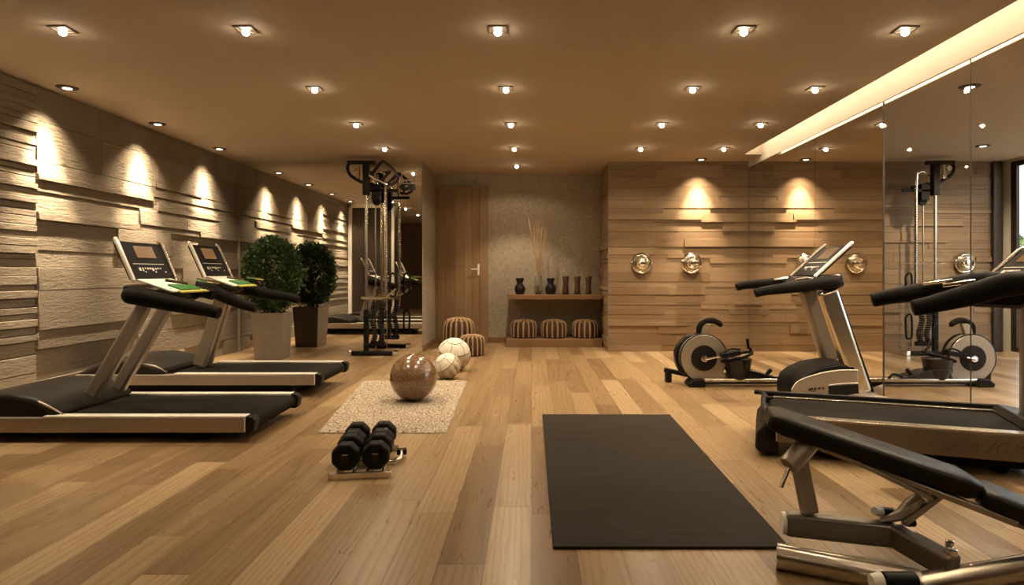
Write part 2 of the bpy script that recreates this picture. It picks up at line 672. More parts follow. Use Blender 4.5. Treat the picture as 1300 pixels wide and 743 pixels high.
# stub wall beside the entrance (seen only in the mirror): dark doors in a pale frame
b = BM(); bx(b, LW - .05, -3.12, 3.40, 3.55, 0, CEIL)
struct(obj('wall_stub', b, M['dark_frame']))
b = BM()
bx(b, LW + .02, LW + .10, 3.55, 3.60, 0, CEIL)
bx(b, LW + .02, -3.12, 3.55, 3.60, CEIL - .09, CEIL)
bx(b, -3.18, -3.12, 3.55, 3.60, 0, CEIL)
struct(obj('trim_entrance', b, M['whiteframe'], bevel=.004))
# baseboards
b = BM()
bx(b, -.70, -.385, YB - .015, YB, 0, .085)
struct(obj('baseboard_back', b, M['shelfwood'], bevel=.003))
b = BM(); bx(b, -1.54, -1.525, YF, YB, 0, .085)
struct(obj('baseboard_return', b, M['shelfwood'], bevel=.003))

# added bay standing in for the mirror view: wall and tall window
b = BM()
bx(b, BAYX, BAYX + .04, 8.815, YF + .1, 0, CEIL)
bx(b, BAYX, BAYX + .04, YR - .3, 2.6, 0, CEIL)
bx(b, BAYX, BAYX + .04, 2.6, 8.815, CEIL - .03, CEIL)
bx(b, BAYX, BAYX + .04, 2.6, 8.815, 0, .02)
struct(obj('wall_added_bay', b, M['whiteframe']))
b = BM(); bx(b, 6.52, 6.64, YF - .06, YF + .02, 0, CEIL)
struct(obj('trim_added_bay', b, M['dark_frame'], bevel=.004))
b = BM()
for y0, y1 in ((8.71, 8.815), (6.70, 6.78), (4.65, 4.73), (2.60, 2.68)):
    bx(b, BAYX + .002, BAYX + .045, y0, y1, .02, CEIL - .03)
bx(b, BAYX + .003, BAYX + .044, 2.6, 8.81, .02, .08)
bx(b, BAYX + .003, BAYX + .044, 2.6, 8.81, CEIL - .10, CEIL - .03)
w = struct(obj('window_1', b, M['dark_frame']))
b = BM(); bx(b, BAYX + .02, BAYX + .026, 2.68, 8.71, .08, CEIL - .10)
obj('pane', b, M['glass'], w)

# outside
b = BM(); bx(b, BAYX + .05, 30, -6, 30, -.12, -.02)
struct(obj('terrace', b, M['lawn']))
b = BM()
rr = random.Random(3)
for k in range(9000):
    p = Vector((rr.uniform(11.6, 12.6), rr.uniform(1, 17), rr.uniform(0, 1.0) ** .8 * 2.0))
    rot = Euler((rr.uniform(0, 6), rr.uniform(0, 6), rr.uniform(0, 6))).to_matrix()
    s = rr.uniform(.06, .13)
    vs = [b.verts.new(p + rot @ Vector(q) * s) for q in ((-1, 0, 0), (0, -.5, .1), (1, 0, 0), (0, .5, .1))]
    b.faces.new(vs)
o = obj('hedge', b, M['leaf'])
tag(o, 'green hedge outside the tall window at far right', 'hedge', kind='stuff')

# ------------------------------------------------------------------ mirrors and glass
def mirror_panel(y0, y1, label):
    t = thing('wall_mirror', label, 'mirror', (MX, (y0 + y1) / 2, 0), 0, 'mirror panels on the right wall')
    hy = (y1 - y0) / 2
    b = BM(); bx(b, 0, .006, -hy + .002, hy - .002, .0, HEAD)
    obj('mirror_glass', b, M['mirror'], t)
    b = BM(); bx(b, .0062, .016, -hy, hy, .0, HEAD)
    obj('backing', b, M['mirroredge'], t)


mirror_panel(6.84, 8.39, 'tall frameless mirror panel meeting the timber wall, reflecting two round wall lamps')
mirror_panel(5.52, 6.838, 'tall frameless mirror panel behind the silver uprights of the middle exercise machine')
b = BM(); bx(b, MX, MX + .006, 8.392, YF - .002, .0, HEAD)
t = obj('wall_mirror', b, M['mirror'])
tag(t, 'narrow end strip of mirror against the timber wall under the end of the cove', 'mirror', 'mirror panels on the right wall')
i = 0
for y0, y1 in ((4.42, 5.518), (3.3, 4.418), (2.2, 3.298), (1.0, 2.198), (-.5, .998), (YR, -.502)):  # clear panes put where the mirror wall continues, showing the added bay
    i += 1
    b = BM(); bx(b, MX + .001, MX + .006, y0 + .001, y1 - .001, .0, HEAD)
    g = struct(obj('window_%d' % (i + 1), b, M['glass']))
    b = BM(); bx(b, MX, MX + .007, y1 - .001, y1 + .003, .0, HEAD)
    obj('joint', b, M['mirroredge'], g)

# big mirror left of the door
b = BM(); bx(b, LW + .04, -1.555, YF - .012, YF - .004, .0, CEIL - .002)
t = obj('wall_mirror', b, M['mirror'])
tag(t, 'large wall mirror left of the door, reflecting treadmills and round bush', 'mirror')

# ------------------------------------------------------------------ door
b = BM()
xs = [-1.50, -1.385, -1.22, -1.07, -.955, -.83]
door = thing('door_1', 'x', 'door', (0, 0, 0))
del door['label'], door['category']
door['kind'] = 'structure'
for a, e in zip(xs, xs[1:]):
    bx(b, a + .001, e - .001, YB - .045, YB - .005, .01, 2.46)
obj('door_leaf', b, M['doorwood'], door, bevel=.002)
b = BM()
bx(b, -.828, -.70, YB - .055, YB - .001, 0, 2.50)
bx(b, -1.54, -1.502, YB - .055, YB - .001, 0, 2.50)
bx(b, -1.502, -.828, YB - .055, YB - .001, 2.462, 2.50)
obj('door_frame', b, M['doorwood'], door, bevel=.003)
b = BM()
bx(b, -.865, -.833, YB - .055, YB - .044, 1.08, 1.26)
tube(b, [(-.85, YB - .05, 1.18), (-.85, YB - .11, 1.18), (-.87, YB - .115, 1.18), (-.96, YB - .115, 1.175)], .010, 8)
obj('door_handle', b, M['whiteframe'], door, bevel=.002)

# ------------------------------------------------------------------ lamps
def spot(name, loc, parent, W, size, blend=.6, color=WARM, rot=(0, 0, 0), r=.03):
    ld = bpy.data.lights.new(name, 'SPOT')
    ld.energy = W
    ld.spot_size = R(size)
    ld.spot_blend = blend
    ld.color = color
    ld.shadow_soft_size = r
    o = bpy.data.objects.new(name, ld)
    col.objects.link(o)
    o.parent = parent
    o.location = loc
    o.rotation_euler = rot
    return o


def make_downlight(label, x, y, group):
    t = thing('ceiling_spotlight', label, 'ceiling light', (x, y, CEIL), 0, group)
    b = BM()
    h, w = .060, .016
    bx(b, -h, h, -h, -h + w, -.008, 0); bx(b, -h, h, h - w, h, -.008, 0)
    bx(b, -h, -h + w, -h + w, h - w, -.008, 0); bx(b, h - w, h, -h + w, h - w, -.008, 0)
    obj('frame', b, M['lampframe'], t)
    b = BM(); bx(b, -h + w, h - w, -h + w, h - w, -.004, 0)
    obj('recess_plate', b, M['dark_frame'], t)
    b = BM(); ellipsoid(b, (0, 0, -.022), (.024, .024, .021), 14, 8)
    obj('bulb', b, M['bulb'], t)
    return t


DL_W, DL_S = 96, 92
SPILL = 11
ORD = ['first', 'second', 'third', 'fourth', 'fifth']
rowsY = [4.10, 5.40, 6.68, 7.97, 9.24]
cols = {'centre': -.22, 'left': -1.86, 'right': 1.38, 'far_right': 2.43}
g_ = 'glowing square spotlights across the ceiling'
proto = None


def place_down(x, y, label):
    global proto
    if proto is None:
        proto = make_downlight(label, x, y, g_)
        t = proto
    else:
        t = copy_tree(proto)
        t.location = (x, y, CEIL)
        t['label'] = label
    return t


lamps = []
names = {'centre': 'in the middle line towards the door', 'left': 'in the line above the left treadmill ends', 'right': 'in the line above the black floor mat', 'far_right': 'in the line beside the light cove'}
for cn, x in cols.items():
    for k, y in enumerate(rowsY):
        if k == 4 and cn in ('right', 'far_right'):
            continue
        if cn == 'far_right' and k == 4:
            continue
        lamps.append((place_down(x, y, 'glowing square ceiling spotlight, %s from the viewer %s' % (ORD[k], names[cn])), .62 if k == 0 else (.85 if k == 1 else 1.1)))
lamps.append((place_down(-3.05, 4.10, 'glowing square ceiling spotlight over the left treadmill near the stone wall, top left'), .6))
for y in (2.6, 1.0, -.8):  # unseen lamp rows added for lighting
    for x in (-3.05, -1.86, -.22, 1.38, 2.43):
        lamps.append((place_down(x, y, 'added unseen square ceiling spotlight behind the viewer'), .10))
for y in (4.1, 5.4, 6.68, 2.6):
    pass
for t, k in lamps:
    spot('spot_beam', (0, 0, -.06), t, DL_W * k, DL_S, .45)
    spot('spill_light', (0, 0, -.065), t, SPILL * k * 1.2, 152, .3)


def make_washer(label, x, y, group):
    t = thing('recessed_downlight', label, 'ceiling light', (x, y, CEIL), 0, group)
    b = BM(); lathe(b, [(.05, -.010), (.078, -.008), (.085, 0), (.05, 0)], seg=24)
    obj('frame', b, M['dark_frame'], t)
    b = BM(); lathe(b, [(.030, -.014), (.036, -.012), (.036, -.003)], seg=16)
    obj('lens', b, M['dimbulb'], t)
    return t


pw = None
gl_ = 'recessed lights along the stone wall'


def place_wash(x, y, label, group):
    global pw
    if pw is None:
        pw = make_washer(label, x, y, group)
        return pw
    t = copy_tree(pw)
    t.location = (x, y, CEIL)
    t['label'] = label
    t['group'] = group
    return t


def washer(x, y, lab, W, group=gl_, tilt=(0, 0, 0), size=100):
    t = place_wash(x, y, lab, group)
    return (t, W, tilt, size)


ws = []
for k, y in enumerate((5.38, 6.68, 8.0)):
    ws.append(washer(-3.965, y, 'small recessed ceiling light by the stone wall, %s one from the viewer' % ORD[k], 330, tilt=(0, R(14), 0), size=104))
for y in (4.1, 2.8):
    ws.append(washer(-3.965, y, 'small recessed ceiling light by the stone wall near the viewer', 330, tilt=(0, R(14), 0), size=104))
ws.append(washer(2.35, 8.74, 'small recessed ceiling light washing the timber wall above the round lamps', 260, 'recessed lights over the timber wall', tilt=(R(14), 0, 0), size=104))
gb = 'stand-in recessed lights in the added bay beyond the glass'  # added lamps replacing reflected ones, strong enough to light the bay
for x, y, lab in ((3.72, 5.35, 'added light standing in for a reflected one, beyond the glass beside the tall cove'), (3.72, 4.1, 'added unseen recessed light beyond the glass near the viewer'), (5.60, 7.82, 'added light standing in for a reflected one, beyond the glass close to the tall window')):
    ws.append(washer(x, y, lab, 620, gb, size=150))
for t, W, tilt, size in ws:
    spot('wall_wash', (0, 0, -.05), t, W * .38, size, 1, r=.02)
    if tilt != (0, 0, 0):
        spot('wall_beam', (0, 0, -.05), t, W * 1.7, 50, 1, rot=tuple(a * .75 for a in tilt), r=.02)

# cove LED strip behind the lip; far-side twin added for its reflection
t = thing('led_strip', 'warm light strip hidden in the long ceiling cove above the mirror', 'light strip', (MX, 3.2, CEIL + .10), 0)
for sg in (-1, 1):
    b = BM(); bx(b, sg * .230, sg * .243, -5.1, 5.15, .055, .075)
    obj('diffuser', b, M['led'], t)
    b = BM(); bx(b, sg * .236, sg * .2435, -5.1, 5.15, -.094, -.058)  # second strip, added to brighten the inner face of the lip
    obj('lip_glow', b, M['lipglow'], t)

# round wall lamps on the timber wall
def wall_disc(x, y, z, label):
    t = thing('wall_lamp', label, 'wall lamp', (x, y, z), 0, 'round chrome discs on the timber wall')
    b = BM(); lathe(b, [(.142, 0), (.146, -.018), (.13, -.034), (.112, -.030)], seg=36, axis='y')
    obj('base_ring', b, M['chrome'], t)
    b = BM(); lathe(b, [(.108, -.020), (.112, -.055), (.098, -.070), (.088, -.062)], seg=36, axis='y')
    obj('middle_ring', b, M['nickel'], t)
    b = BM(); lathe(b, [(.084, -.03), (.086, -.075), (.066, -.088), (.050, -.080), (.040, -.086), (.022, -.094), (.004, -.096)], seg=30, axis='y')
    obj('cap', b, M['chrome'], t)
    return t


wall_disc(1.555, YF - .032, 1.255, 'round chrome wall disc at the left, nearest the plaster wall')
wall_disc(2.262, YF - .032, 1.255, 'round chrome wall disc below the bright light cone, left of the mirror')
wall_disc(6.12, YF - .032, 1.255, 'added round chrome disc standing in for a reflection behind the glass above the nearer handlebars')  # extra disc set in the bay in place of a mirror image

# ------------------------------------------------------------------ exit sign on the mirror
t = thing('exit_sign', 'small dark sign with block characters above the mirror beside the plaster strip', 'sign', (-1.75, YF - .03, 2.34))
b = BM(); bx(b, -.11, .11, -.008, .008, .035, .05)
bx(b, -.14, .16, .0, .012, .085, .098)
for x in (-.09, .09):
    bx(b, x - .004, x + .004, 0, .006, .04, .352)
obj('rail', b, M['silverpaint'], t)
b = BM()
for x0, x1, z0, z1 in ((-.10, -.045, -.05, .03), (-.04, .005, -.05, -.028), (.012, .045, -.04, .03), (.055, .10, -.05, .03), (-.045, .012, -.02, -.008)):
    bx(b, x0, x1, -.006, .006, z0, z1)
bx(b, -.10, .10, -.004, .004, .02, .036)
obj('sign_face', b, M['gloss'], t)

# ------------------------------------------------------------------ treadmills
def P(p):
    return Vector(p)


def console(root, cb, ct, zb, zt, hy, near, yc=0.0, tray=True, buttons=True):
    """console panel from (cb, zb) up to (ct, zt); faces -x (towards the user)"""
    ax = Vector((ct - cb, 0, zt - zb))
    L = ax.length
    ax.normalize()
    nrm = Vector((-ax.z, 0, ax.x))          # towards the user
    mid = Vector(((cb + ct) / 2, yc, (zb + zt) / 2))
    rot = Matrix((nrm, Vector((0, 1, 0)), ax)).transposed()   # local x=normal, y=across, z=up the panel

    def pb(b, n0, n1, y0, y1, z0, z1):
        c = mid + rot @ Vector(((n0 + n1) / 2, (y0 + y1) / 2, (z0 + z1) / 2))
        add_box(b, c, (abs(n1 - n0), abs(y1 - y0), abs(z1 - z0)), rot)
    b = BM(); pb(b, -.035, .0, -hy, hy, -L / 2, L / 2)
    obj('console_panel', b, M['screen'], root, bevel=.012)
    for s in (-1, 1):
        b = BM()
        tube(b, [mid + rot @ Vector((.0, s * (hy + .012), -L / 2 - .01)), mid + rot @ Vector((.004, s * (hy + .012), L / 2 - .02)), mid + rot @ Vector((-.006, s * (hy - .005), L / 2 + .012))], [.015, .015, .011], 10, 4)
        obj('side_rail', b, M['railtop'] if s == near else M['silver'], root)
    b = BM(); pb(b, .001, .004, -.12, .10, .02, L / 2 - .035)
    obj('display', b, M['display'], root, bevel=.001)
    b = BM()
    r2 = random.Random(4)
    pb(b, .001, .003, -hy * .72, hy * .75, -.030, -.026)
    for k in range(9):
        y = -.12 + k * .030
        pb(b, .001, .003, y, y + r2.uniform(.010, .022), -L * .22 - r2.uniform(0, .02), -L * .22 + .008)
    for k in range(3):
        pb(b, .001, .003, -.17 + k * .12, -.158 + k * .12, -L * .32, -L * .32 + .009)
    obj('button', b, M['silverglow'], root)
    if tray:
        b = BM()
        obox(b, (cb + .01, yc, zb + .0), (cb - .24, yc, zb - .085), hy * 1.7, .012)
        obj('tray', b, M['paper'], root, bevel=.004)
        b = BM()
        obox(b, (cb - .14, yc - near * .04, zb - .038), (cb - .235, yc - near * .04, zb - .072), hy * 1.1, .012)
        obj('green_cover', b, M['green'], root, bevel=.003)
        b = BM()
        obox(b, (cb - .235, yc - near * .04, zb - .080), (cb - .27, yc - near * .04, zb - .092), hy * 1.5, .010)
        obj('yellow_edge', b, M['yellow'], root, bevel=.002)


def handlebar(root, tips, back, zb, hw, yc=0, r=.052, flat=1.0, near=-1, sil=False):
    """tips: {+1:(x,z), -1:(x,z)} at y=s*hw"""
    pts, rs = [], []
    a = tips[near]; c = tips[-near]
    y = near * hw
    pts = [(a[0], yc + y, a[1]), (a[0] + .10, yc + y, a[1] + .025), ((a[0] + back) / 2, yc + y * 1.0, (a[1] + zb) / 2 + .01), (back - .10, yc + y, zb), (back, yc + y * .75, zb + .005), (back + .05, yc, zb + .005),
           (back, yc - y * .75, zb + .005), (back - .10, yc - y, zb), ((c[0] + back) / 2, yc - y, (c[1] + zb) / 2 + .01), (c[0] + .10, yc - y, c[1] + .025), (c[0], yc - y, c[1])]
    rs = [r * .72, r * .80, r, r * 1.1, r * 1.05, r, r * 1.05, r * 1.1, r, r * .80, r * .72]
    b = BM(); tube(b, pts, rs, 14, 5, flat)
    obj('handlebar', b, M['softblack'], root, bevel=.006, bseg=2)


def treadmill(label, foot, rz, near, L=2.2, hw=.425, top=.175, bot=.065, belt_end=1.30, hood_z=.315, upb=1.20, upt=.86, upw=.14,
              cb=.88, ct=.99, zb=.985, zt=1.326, tips=None, back=.93, hwd=.27, logo=False, big=False, tray=True, upz=.88, hr=.055, upy=.2, upc=0):
    root = thing('treadmill', label, 'treadmill', (foot[0], foot[1], 0), rz, 'treadmills')
    railw = .075
    for s in (-1, 1):
        y0, y1 = s * (hw - railw), s * hw
        b = BM(); bx(b, .07, L - .02 if not big else L, y0, y1, bot, top - .012)
        obj('side_rail', b, M['sidepaint'] if big else M['silverpaint'], root, bevel=.006)
        b = BM(); bx(b, .068, L - .9 if not big else L, y0, y1 + s * .001, top - .0118, top)
        bx(b, .064, .072, y0, y1 + s * .002, bot + .004, top)
        obj('rail_strip', b, M['railtop'] if not big else M['silver'], root, bevel=.002)
        b = BM(); prism(b, [(.066, bot - .004), (.066, top - .002), (.02, top - .006), (0, top - .03), (.012, bot + .01), (.03, bot - .004)], min(y0, y1) + (0 if s > 0 else 0), max(y0, y1))
        obj('end_cap', b, M['cap'], root, bevel=.006)
        b = BM(); bx(b, .35, .50, s * (hw - .16), s * (hw - .08), 0, bot + .01)
        obj('foot', b, M['black'], root, bevel=.006)
        b = BM(); lathe(b, [(.045, -.03), (.05, -.02), (.05, .02), (.045, .03)], (L - .25, s * (hw - .13), .05), 18, 'y')
        obj('transport_wheel', b, M['black'], root)
    b = BM()
    pr = [(.06, bot)]
    for k in range(9):
        a = -PI / 2 - PI * k / 8
        pr.append((.07 + .045 * math.cos(a), top - .06 + .045 * math.sin(a)))
    pr += [(belt_end + .12, top - .015), (belt_end + .12, bot)]
    prism(b, pr, -(hw - railw - .004), hw - railw - .004)
    obj('running_belt', b, M['belt'], root)
    b = BM(); bx(b, .30, L - .05, -(hw - .09), hw - .09, .035, bot + .008)
    obj('chassis', b, M['black'], root, bevel=.01)
    # hood
    b = BM()
    x0 = belt_end
    prof = [(x0, top - .01), (x0 + .03, top + .035), (x0 + .16, hood_z - .035), (x0 + .34, hood_z), (x0 + .55, hood_z - .01), (L - .08, hood_z - .09), (L, top - .01), (L, bot + .02), (x0 + .1, bot + .02)]
    prism(b, prof, -(hw - .03), hw - .03)
    obj('motor_hood', b, M['hood'], root, bevel=.03, bseg=4)
    if not big:
        b = BM()
        tube(b, [(x0 - .02, near * (hw - .04), top + .004), (x0 + .08, near * (hw - .042), top + .055), (x0 + .2, near * (hw - .05), hood_z - .04), (x0 + .36, near * (hw - .06), hood_z - .012)], [.004, .009, .009, .004], 8, 4)
        obj('hood_trim', b, M['silverpaint'], root)
    # uprights
    for s in (-1, 1):
        b = BM()
        obox(b, (upb, upc + s * upy, top), (upt, upc + s * upy, upz), .07, upw, up=Vector((0, 0, 1)))
        obj('upright', b, M['silverpaint'], root, bevel=.022, bseg=4)
    console(root, cb, ct, zb, zt, .245, near, tray=tray)
    handlebar(root, tips, back, zb - (.115 if tray else .02), hwd, r=hr, near=near)
    b = BM(); prism(b, [(back - .25, zb - .15), (back - .2, zb - .105), (back + .06, zb - .03), (back + .07, zb - .10), (back - .02, zb - .16)], -.20, .20)
    obj('console_cradle', b, M['gloss'], root, bevel=.02, bseg=3)
    for s in (-1, 1):
        b = BM(); a = tips[s]
        tube(b, [(back - .24, s * (hwd - .07), zb - .005), (back - .40, s * (hwd - .06), zb - .03)], [.012, .010], 8)
        obj('pulse_grip', b, M['chrome'], root)
    return root


# left pair: local +x points to the stone wall (world -x): rotation 180 deg, near side is local +y
treadmill('grey and black treadmill nearest the viewer on the left, front end cropped by photo edge', (-1.80, 4.525), PI, 1,
          tips={1: (.31, .835), -1: (.62, .94)}, L=2.28, cb=.90, ct=1.02, zb=1.062, zt=1.33, back=.95, upc=-.17, upy=.145, upb=1.40, upt=.99, upw=.10)
treadmill('grey and black treadmill beside the round bush, second one along the stone wall', (-1.86, 6.02), PI, 1,
          L=2.22, upb=1.32, upt=1.10, upc=-.06, upy=.05, upw=.12, cb=1.13, ct=1.27, zb=1.075, zt=1.375, back=1.19, tips={1: (.66, .79), -1: (.46, .84)}, belt_end=1.42, hood_z=.33, top=.215, bot=.11)
# nearest right treadmill
ANG = R(-20)
t4 = treadmill('large dark treadmill with raised lettering on its side, right behind the weight bench', (1.522, 4.126), ANG, -1,
               L=1.47, hw=.36, top=.25, bot=.095, belt_end=1.34, hood_z=.30, upb=1.45, upt=1.45, cb=1.30, ct=1.48, zb=1.065, zt=1.25, back=1.35,
               tips={-1: (.79, .905), 1: (.67, .925)}, hwd=.29, big=True, tray=False, hr=.062, upz=.98, upw=.06, upy=.09)
fc = bpy.data.curves.new('raised_lettering', 'FONT')
fc.body = 'OXW/GR'
fc.size = .09
fc.extrude = .004
fc.shear = .35
fc.space_character = 1.25
fo = bpy.data.objects.new('raised_lettering', fc)
col.objects.link(fo)
bpy.context.view_layer.update()
me_ = bpy.data.meshes.new_from_object(fo.evaluated_get(bpy.context.evaluated_depsgraph_get()))
bpy.data.objects.remove(fo)
fo = bpy.data.objects.new('raised_lettering', me_)
col.objects.link(fo)
fo.parent = t4
fo.location = (.86, -.362, .135)
fo.rotation_euler = (PI / 2, 0, 0)
me_.materials.clear()
me_.materials.append(M['sidepaint'])
# raised skirt around its foot end
b = BM()
pts = [(.05, -.34, .23), (.0, -.30, .262), (.0, .30, .262), (.05, .345, .262), (1.37, .345, .262)]
tube(b, pts, .016, 8, 3)
obj('deck_bumper', b, M['black'], t4)
b = BM(); prism(b, [(-.03, .02), (-.055, .05), (-.045, .14), (.0, .20), (.08, .21), (.08, .02)], -.36, .36)
obj('rear_guard', b, M['cap'], t4, bevel=.02, bseg=3)

# middle right machine (T3)
root = thing('cardio_machine', 'upright exercise machine with twin silver posts and long black handlebars in front of the bike', 'exercise machine', (2.25, 5.62, 0), 0)
OX = 2.25
b = BM()
body = [(0, .015), (.0, .13), (.03, .20), (.10, .255), (.22, .305), (.38, .33), (.52, .325), (.55, .03)]
prism(b, [(x * .98 + .0, z) for x, z in body], -.255, .18)
obj('housing', b, M['black'], root, bevel=.02, bseg=3)
b = BM()
prism(b, [(-.04, .03), (-.045, .12), (.02, .195), (.20, .255), (.38, .282), (.52, .280), (.53, .03)], -.272, -.255)
obj('side_panel', b, M['silverpaint'], root, bevel=.006)
b = BM()
tube(b, [(-.045, -.274, .12), (.02, -.274, .196), (.20, -.274, .257), (.38, -.274, .284), (.52, -.274, .282)], .005, 8, 4)
tube(b, [(.27, -.274, .155), (.38, -.274, .17), (.52, -.274, .175)], .004, 8, 3)
obj('panel_trim', b, M['railtop'], root)
b = BM()
prism(b, [(.27, .03), (.27, .15), (.52, .165), (.53, .03)], -.2745, -.271)
obj('side_recess', b, M['cap'], root)
b = BM()
for k, (dx, w_) in enumerate(((.10, .035), (.145, .02), (.18, .02), (.215, .015))):
    obox(b, (dx, -.274, .118 + k * .003), (dx + w_, -.274, .128 + k * .003), .004, .013)
tube(b, [(.105, -.274, .112), (.14, -.274, .106), (.16, -.274, .112)], .003, 6, 3)
obj('logo', b, M['cap'], root)
b = BM()
prism(b, [(.25, 0), (.30, .045), (.50, .085), (.66, .085), (.74, .06), (.79, 0)], -.40, .20)
obj('base_plate', b, M['silverpaint'], root, bevel=.012, bseg=3)
b = BM(); tube(b, [(.80, -.42, .012), (.72, -.43, .03), (.45, -.43, .035), (.2, -.43, .03)], .012, 8, 3)
obj('base_edge', b, M['cap'], root)
for s, xb, zb_, xt in ((-1, .585, .07, .285), (1, .51, .30, .30)):
    b = BM(); obox(b, (xb, s * .2, zb_), (xt, s * .2, .965), .11, .165)
    obj('upright', b, M['silver'] if s < 0 else M['silverpaint'], root, bevel=.035, bseg=4)
    b = BM(); obox(b, (xb + .088, s * .2, zb_ + .02), (xt + .088, s * .2, .95), .08, .010)
    obj('upright_edge', b, M['cap'], root, bevel=.004)
console(root, .17, .47, 1.085, 1.355, .24, -1, tray=False)
handlebar(root, {-1: (-.36, .935), 1: (-.33, .975)}, .36, 1.03, .29, r=.05)
b = BM(); prism(b, [(.05, 1.0), (.10, 1.055), (.2, 1.09), (.42, 1.10), (.44, 1.0), (.36, .96), (.2, .96)], -.22, .22)
obj('console_cradle', b, M['gloss'], root, bevel=.02, bseg=3)
for s in (-1, 1):
    b = BM(); tube(b, [(.12, s * .22, 1.065), (-.0, s * .235, 1.05)], [.013, .010], 8)
    obj('pulse_grip', b, M['chrome'], root)

# ------------------------------------------------------------------ recumbent bike
def make_bike(label, x):
    t = thing('exercise_bike', label, 'exercise bike', (x, 6.2, 0), 0, 'low exercise bikes')
    S = 6.2 / 800
    cz = .275
    # flywheel housing
    b = BM()
    pr = []
    for k in range(30):
        a = R(-32) + R(262) * k / 29
        pr.append((.228 * math.cos(a), cz + .228 * math.sin(a)))
    pr += [(-.10, .055), (.24, .055)]
    prism(b, pr, -.02, .07)
    obj('flywheel_guard', b, M['silverpaint'], t, bevel=.006)
    b = BM()
    pr = []
    for k in range(34):
        a = R(-28) + R(256) * k / 33
        pr.append((-.030 + .236 * math.cos(a), cz + .236 * math.sin(a)))
    pr += [(-.12, .06), (.20, .06)]
    prism(b, pr, .0705, .15)
    obj('rear_guard', b, M['gloss'], t, bevel=.012)
    b = BM(); tube(b, [(.232 * math.cos(R(a)), -.012, cz + .232 * math.sin(R(a))) for a in range(-30, 232, 8)], .007, 8)
    obj('guard_rim', b, M['cap'], t)
    b = BM(); lathe(b, [(.10, -.035), (.125, -.032), (.127, -.018)], (0, 0, cz), 32, 'y')
    obj('crank_disc', b, M['cap'], t)
    b = BM(); lathe(b, [(.03, -.055), (.034, -.05), (.034, -.03)], (.0, 0, cz - .005), 20, 'y')
    tube(b, [(0, -.062, cz - .005), (.10, -.062, cz + .012), (.19, -.062, cz + .03)], [.014, .010, .010], 8)
    obj('crank_arm', b, M['chrome'], t)
    b = BM(); obox(b, (.14, -.10, cz + .035), (.32, -.10, cz + .065), .10, .045)
    tube(b, [(.16, -.10, cz + .06), (.24, -.10, cz + .10), (.33, -.10, cz + .09)], .010, 8, 3)
    obj('pedal', b, M['black'], t, bevel=.015, bseg=3)
    # handle on top
    b = BM(); obox(b, (.005, .03, cz + .215), (.045, .03, cz + .34), .05, .085)
    obj('handle_neck', b, M['silverpaint'], t, bevel=.012, bseg=3)
    b = BM(); tube(b, [(-.035, .03, cz + .235), (-.025, .03, cz + .31), (.03, .03, cz + .355), (.10, .03, cz + .365), (.165, .03, cz + .335), (.18, .03, cz + .305)], [.028, .032, .030, .030, .028, .018], 10, 4)
    obj('top_handle', b, M['softblack'], t)
    # bucket shaped housing and rim
    b = BM(); lathe(b, [(.07, -.21), (.10, -.17), (.125, -.08), (.140, .0), (.132, .004)], (.335, 0, cz - .008), 26)
    obj('bucket_seat', b, M['gloss'], t)
    b = BM()
    ring = [(.325 + .150 * math.cos(a), .12 * math.sin(a), cz + .012 + .045 * math.cos(a)) for a in [2 * PI * k / 24 for k in range(24)]]
    tube(b, ring, .015, 8, closed=True)
    obj('seat_rim', b, M['black'], t)
    b = BM(); tube(b, [(.47, -.02, cz + .03), (.455, -.02, cz + .09), (.435, -.02, cz + .10), (.425, -.02, cz + .19)], [.016, .013, .013, .016], 8)
    obj('lever', b, M['black'], t)
    b = BM(); prism(b, [(.22, .075), (.25, .15), (.40, .17), (.50, .155), (.60, .12), (.70, .095), (.74, .075)], -.07, .09)
    obj('saddle_base', b, M['gloss'], t, bevel=.015, bseg=3)
    b = BM(); tube(b, [(.60, -.03, .11), (.64, -.03, .15), (.655, -.03, .165)], [.018, .022, .018], 8)
    obj('adjust_knob', b, M['black'], t)
    b = BM(); tube(b, [(.70, -.06, .075), (.75, -.06, .115), (.81, -.06, .12), (.85, -.06, .075)], .013, 8, 3)
    obj('strap', b, M['black'], t)
    # beam
    b = BM(); bx(b, -.02, 1.24, -.075, .075, .045, .085)
    obj('beam', b, M['silver'], t, bevel=.016, bseg=4)
    b = BM(); bx(b, -.018, 1.238, -.068, .068, .028, .0452)
    obj('beam_base', b, M['cap'], t)
    b = BM(); prism(b, [(-.16, .0), (-.17, .03), (-.12, .075), (-.015, .08), (.0, .0)], -.10, .10)
    obj('foot', b, M['black'], t, bevel=.012, bseg=3)
    b = BM(); bx(b, 1.02, 1.16, -.06, .06, 0, .03)
    obj('foot', b, M['black'], t, bevel=.008)
    b = BM(); obox(b, (-.34, .22, .125), (-.10, .12, .085), .05, .045)
    obj('stabiliser', b, M['black'], t, bevel=.01)
    b = BM(); bx(b, -.33, -.27, .18, .26, 0, .115)
    obj('stabiliser_foot', b, M['cap'], t, bevel=.008)
    return t


bk = make_bike('low exercise bike left of the silver posts, against the timber wall', 1.69)
b2 = copy_tree(bk)  # flipped copy added instead of the bike's reflection
b2.location = (4.325, 6.2, 0)
b2.scale = (-1, 1, 1)
b2['label'] = 'added copy standing in for the reflected low bike at the far right below the near black handlebars, facing the other way'

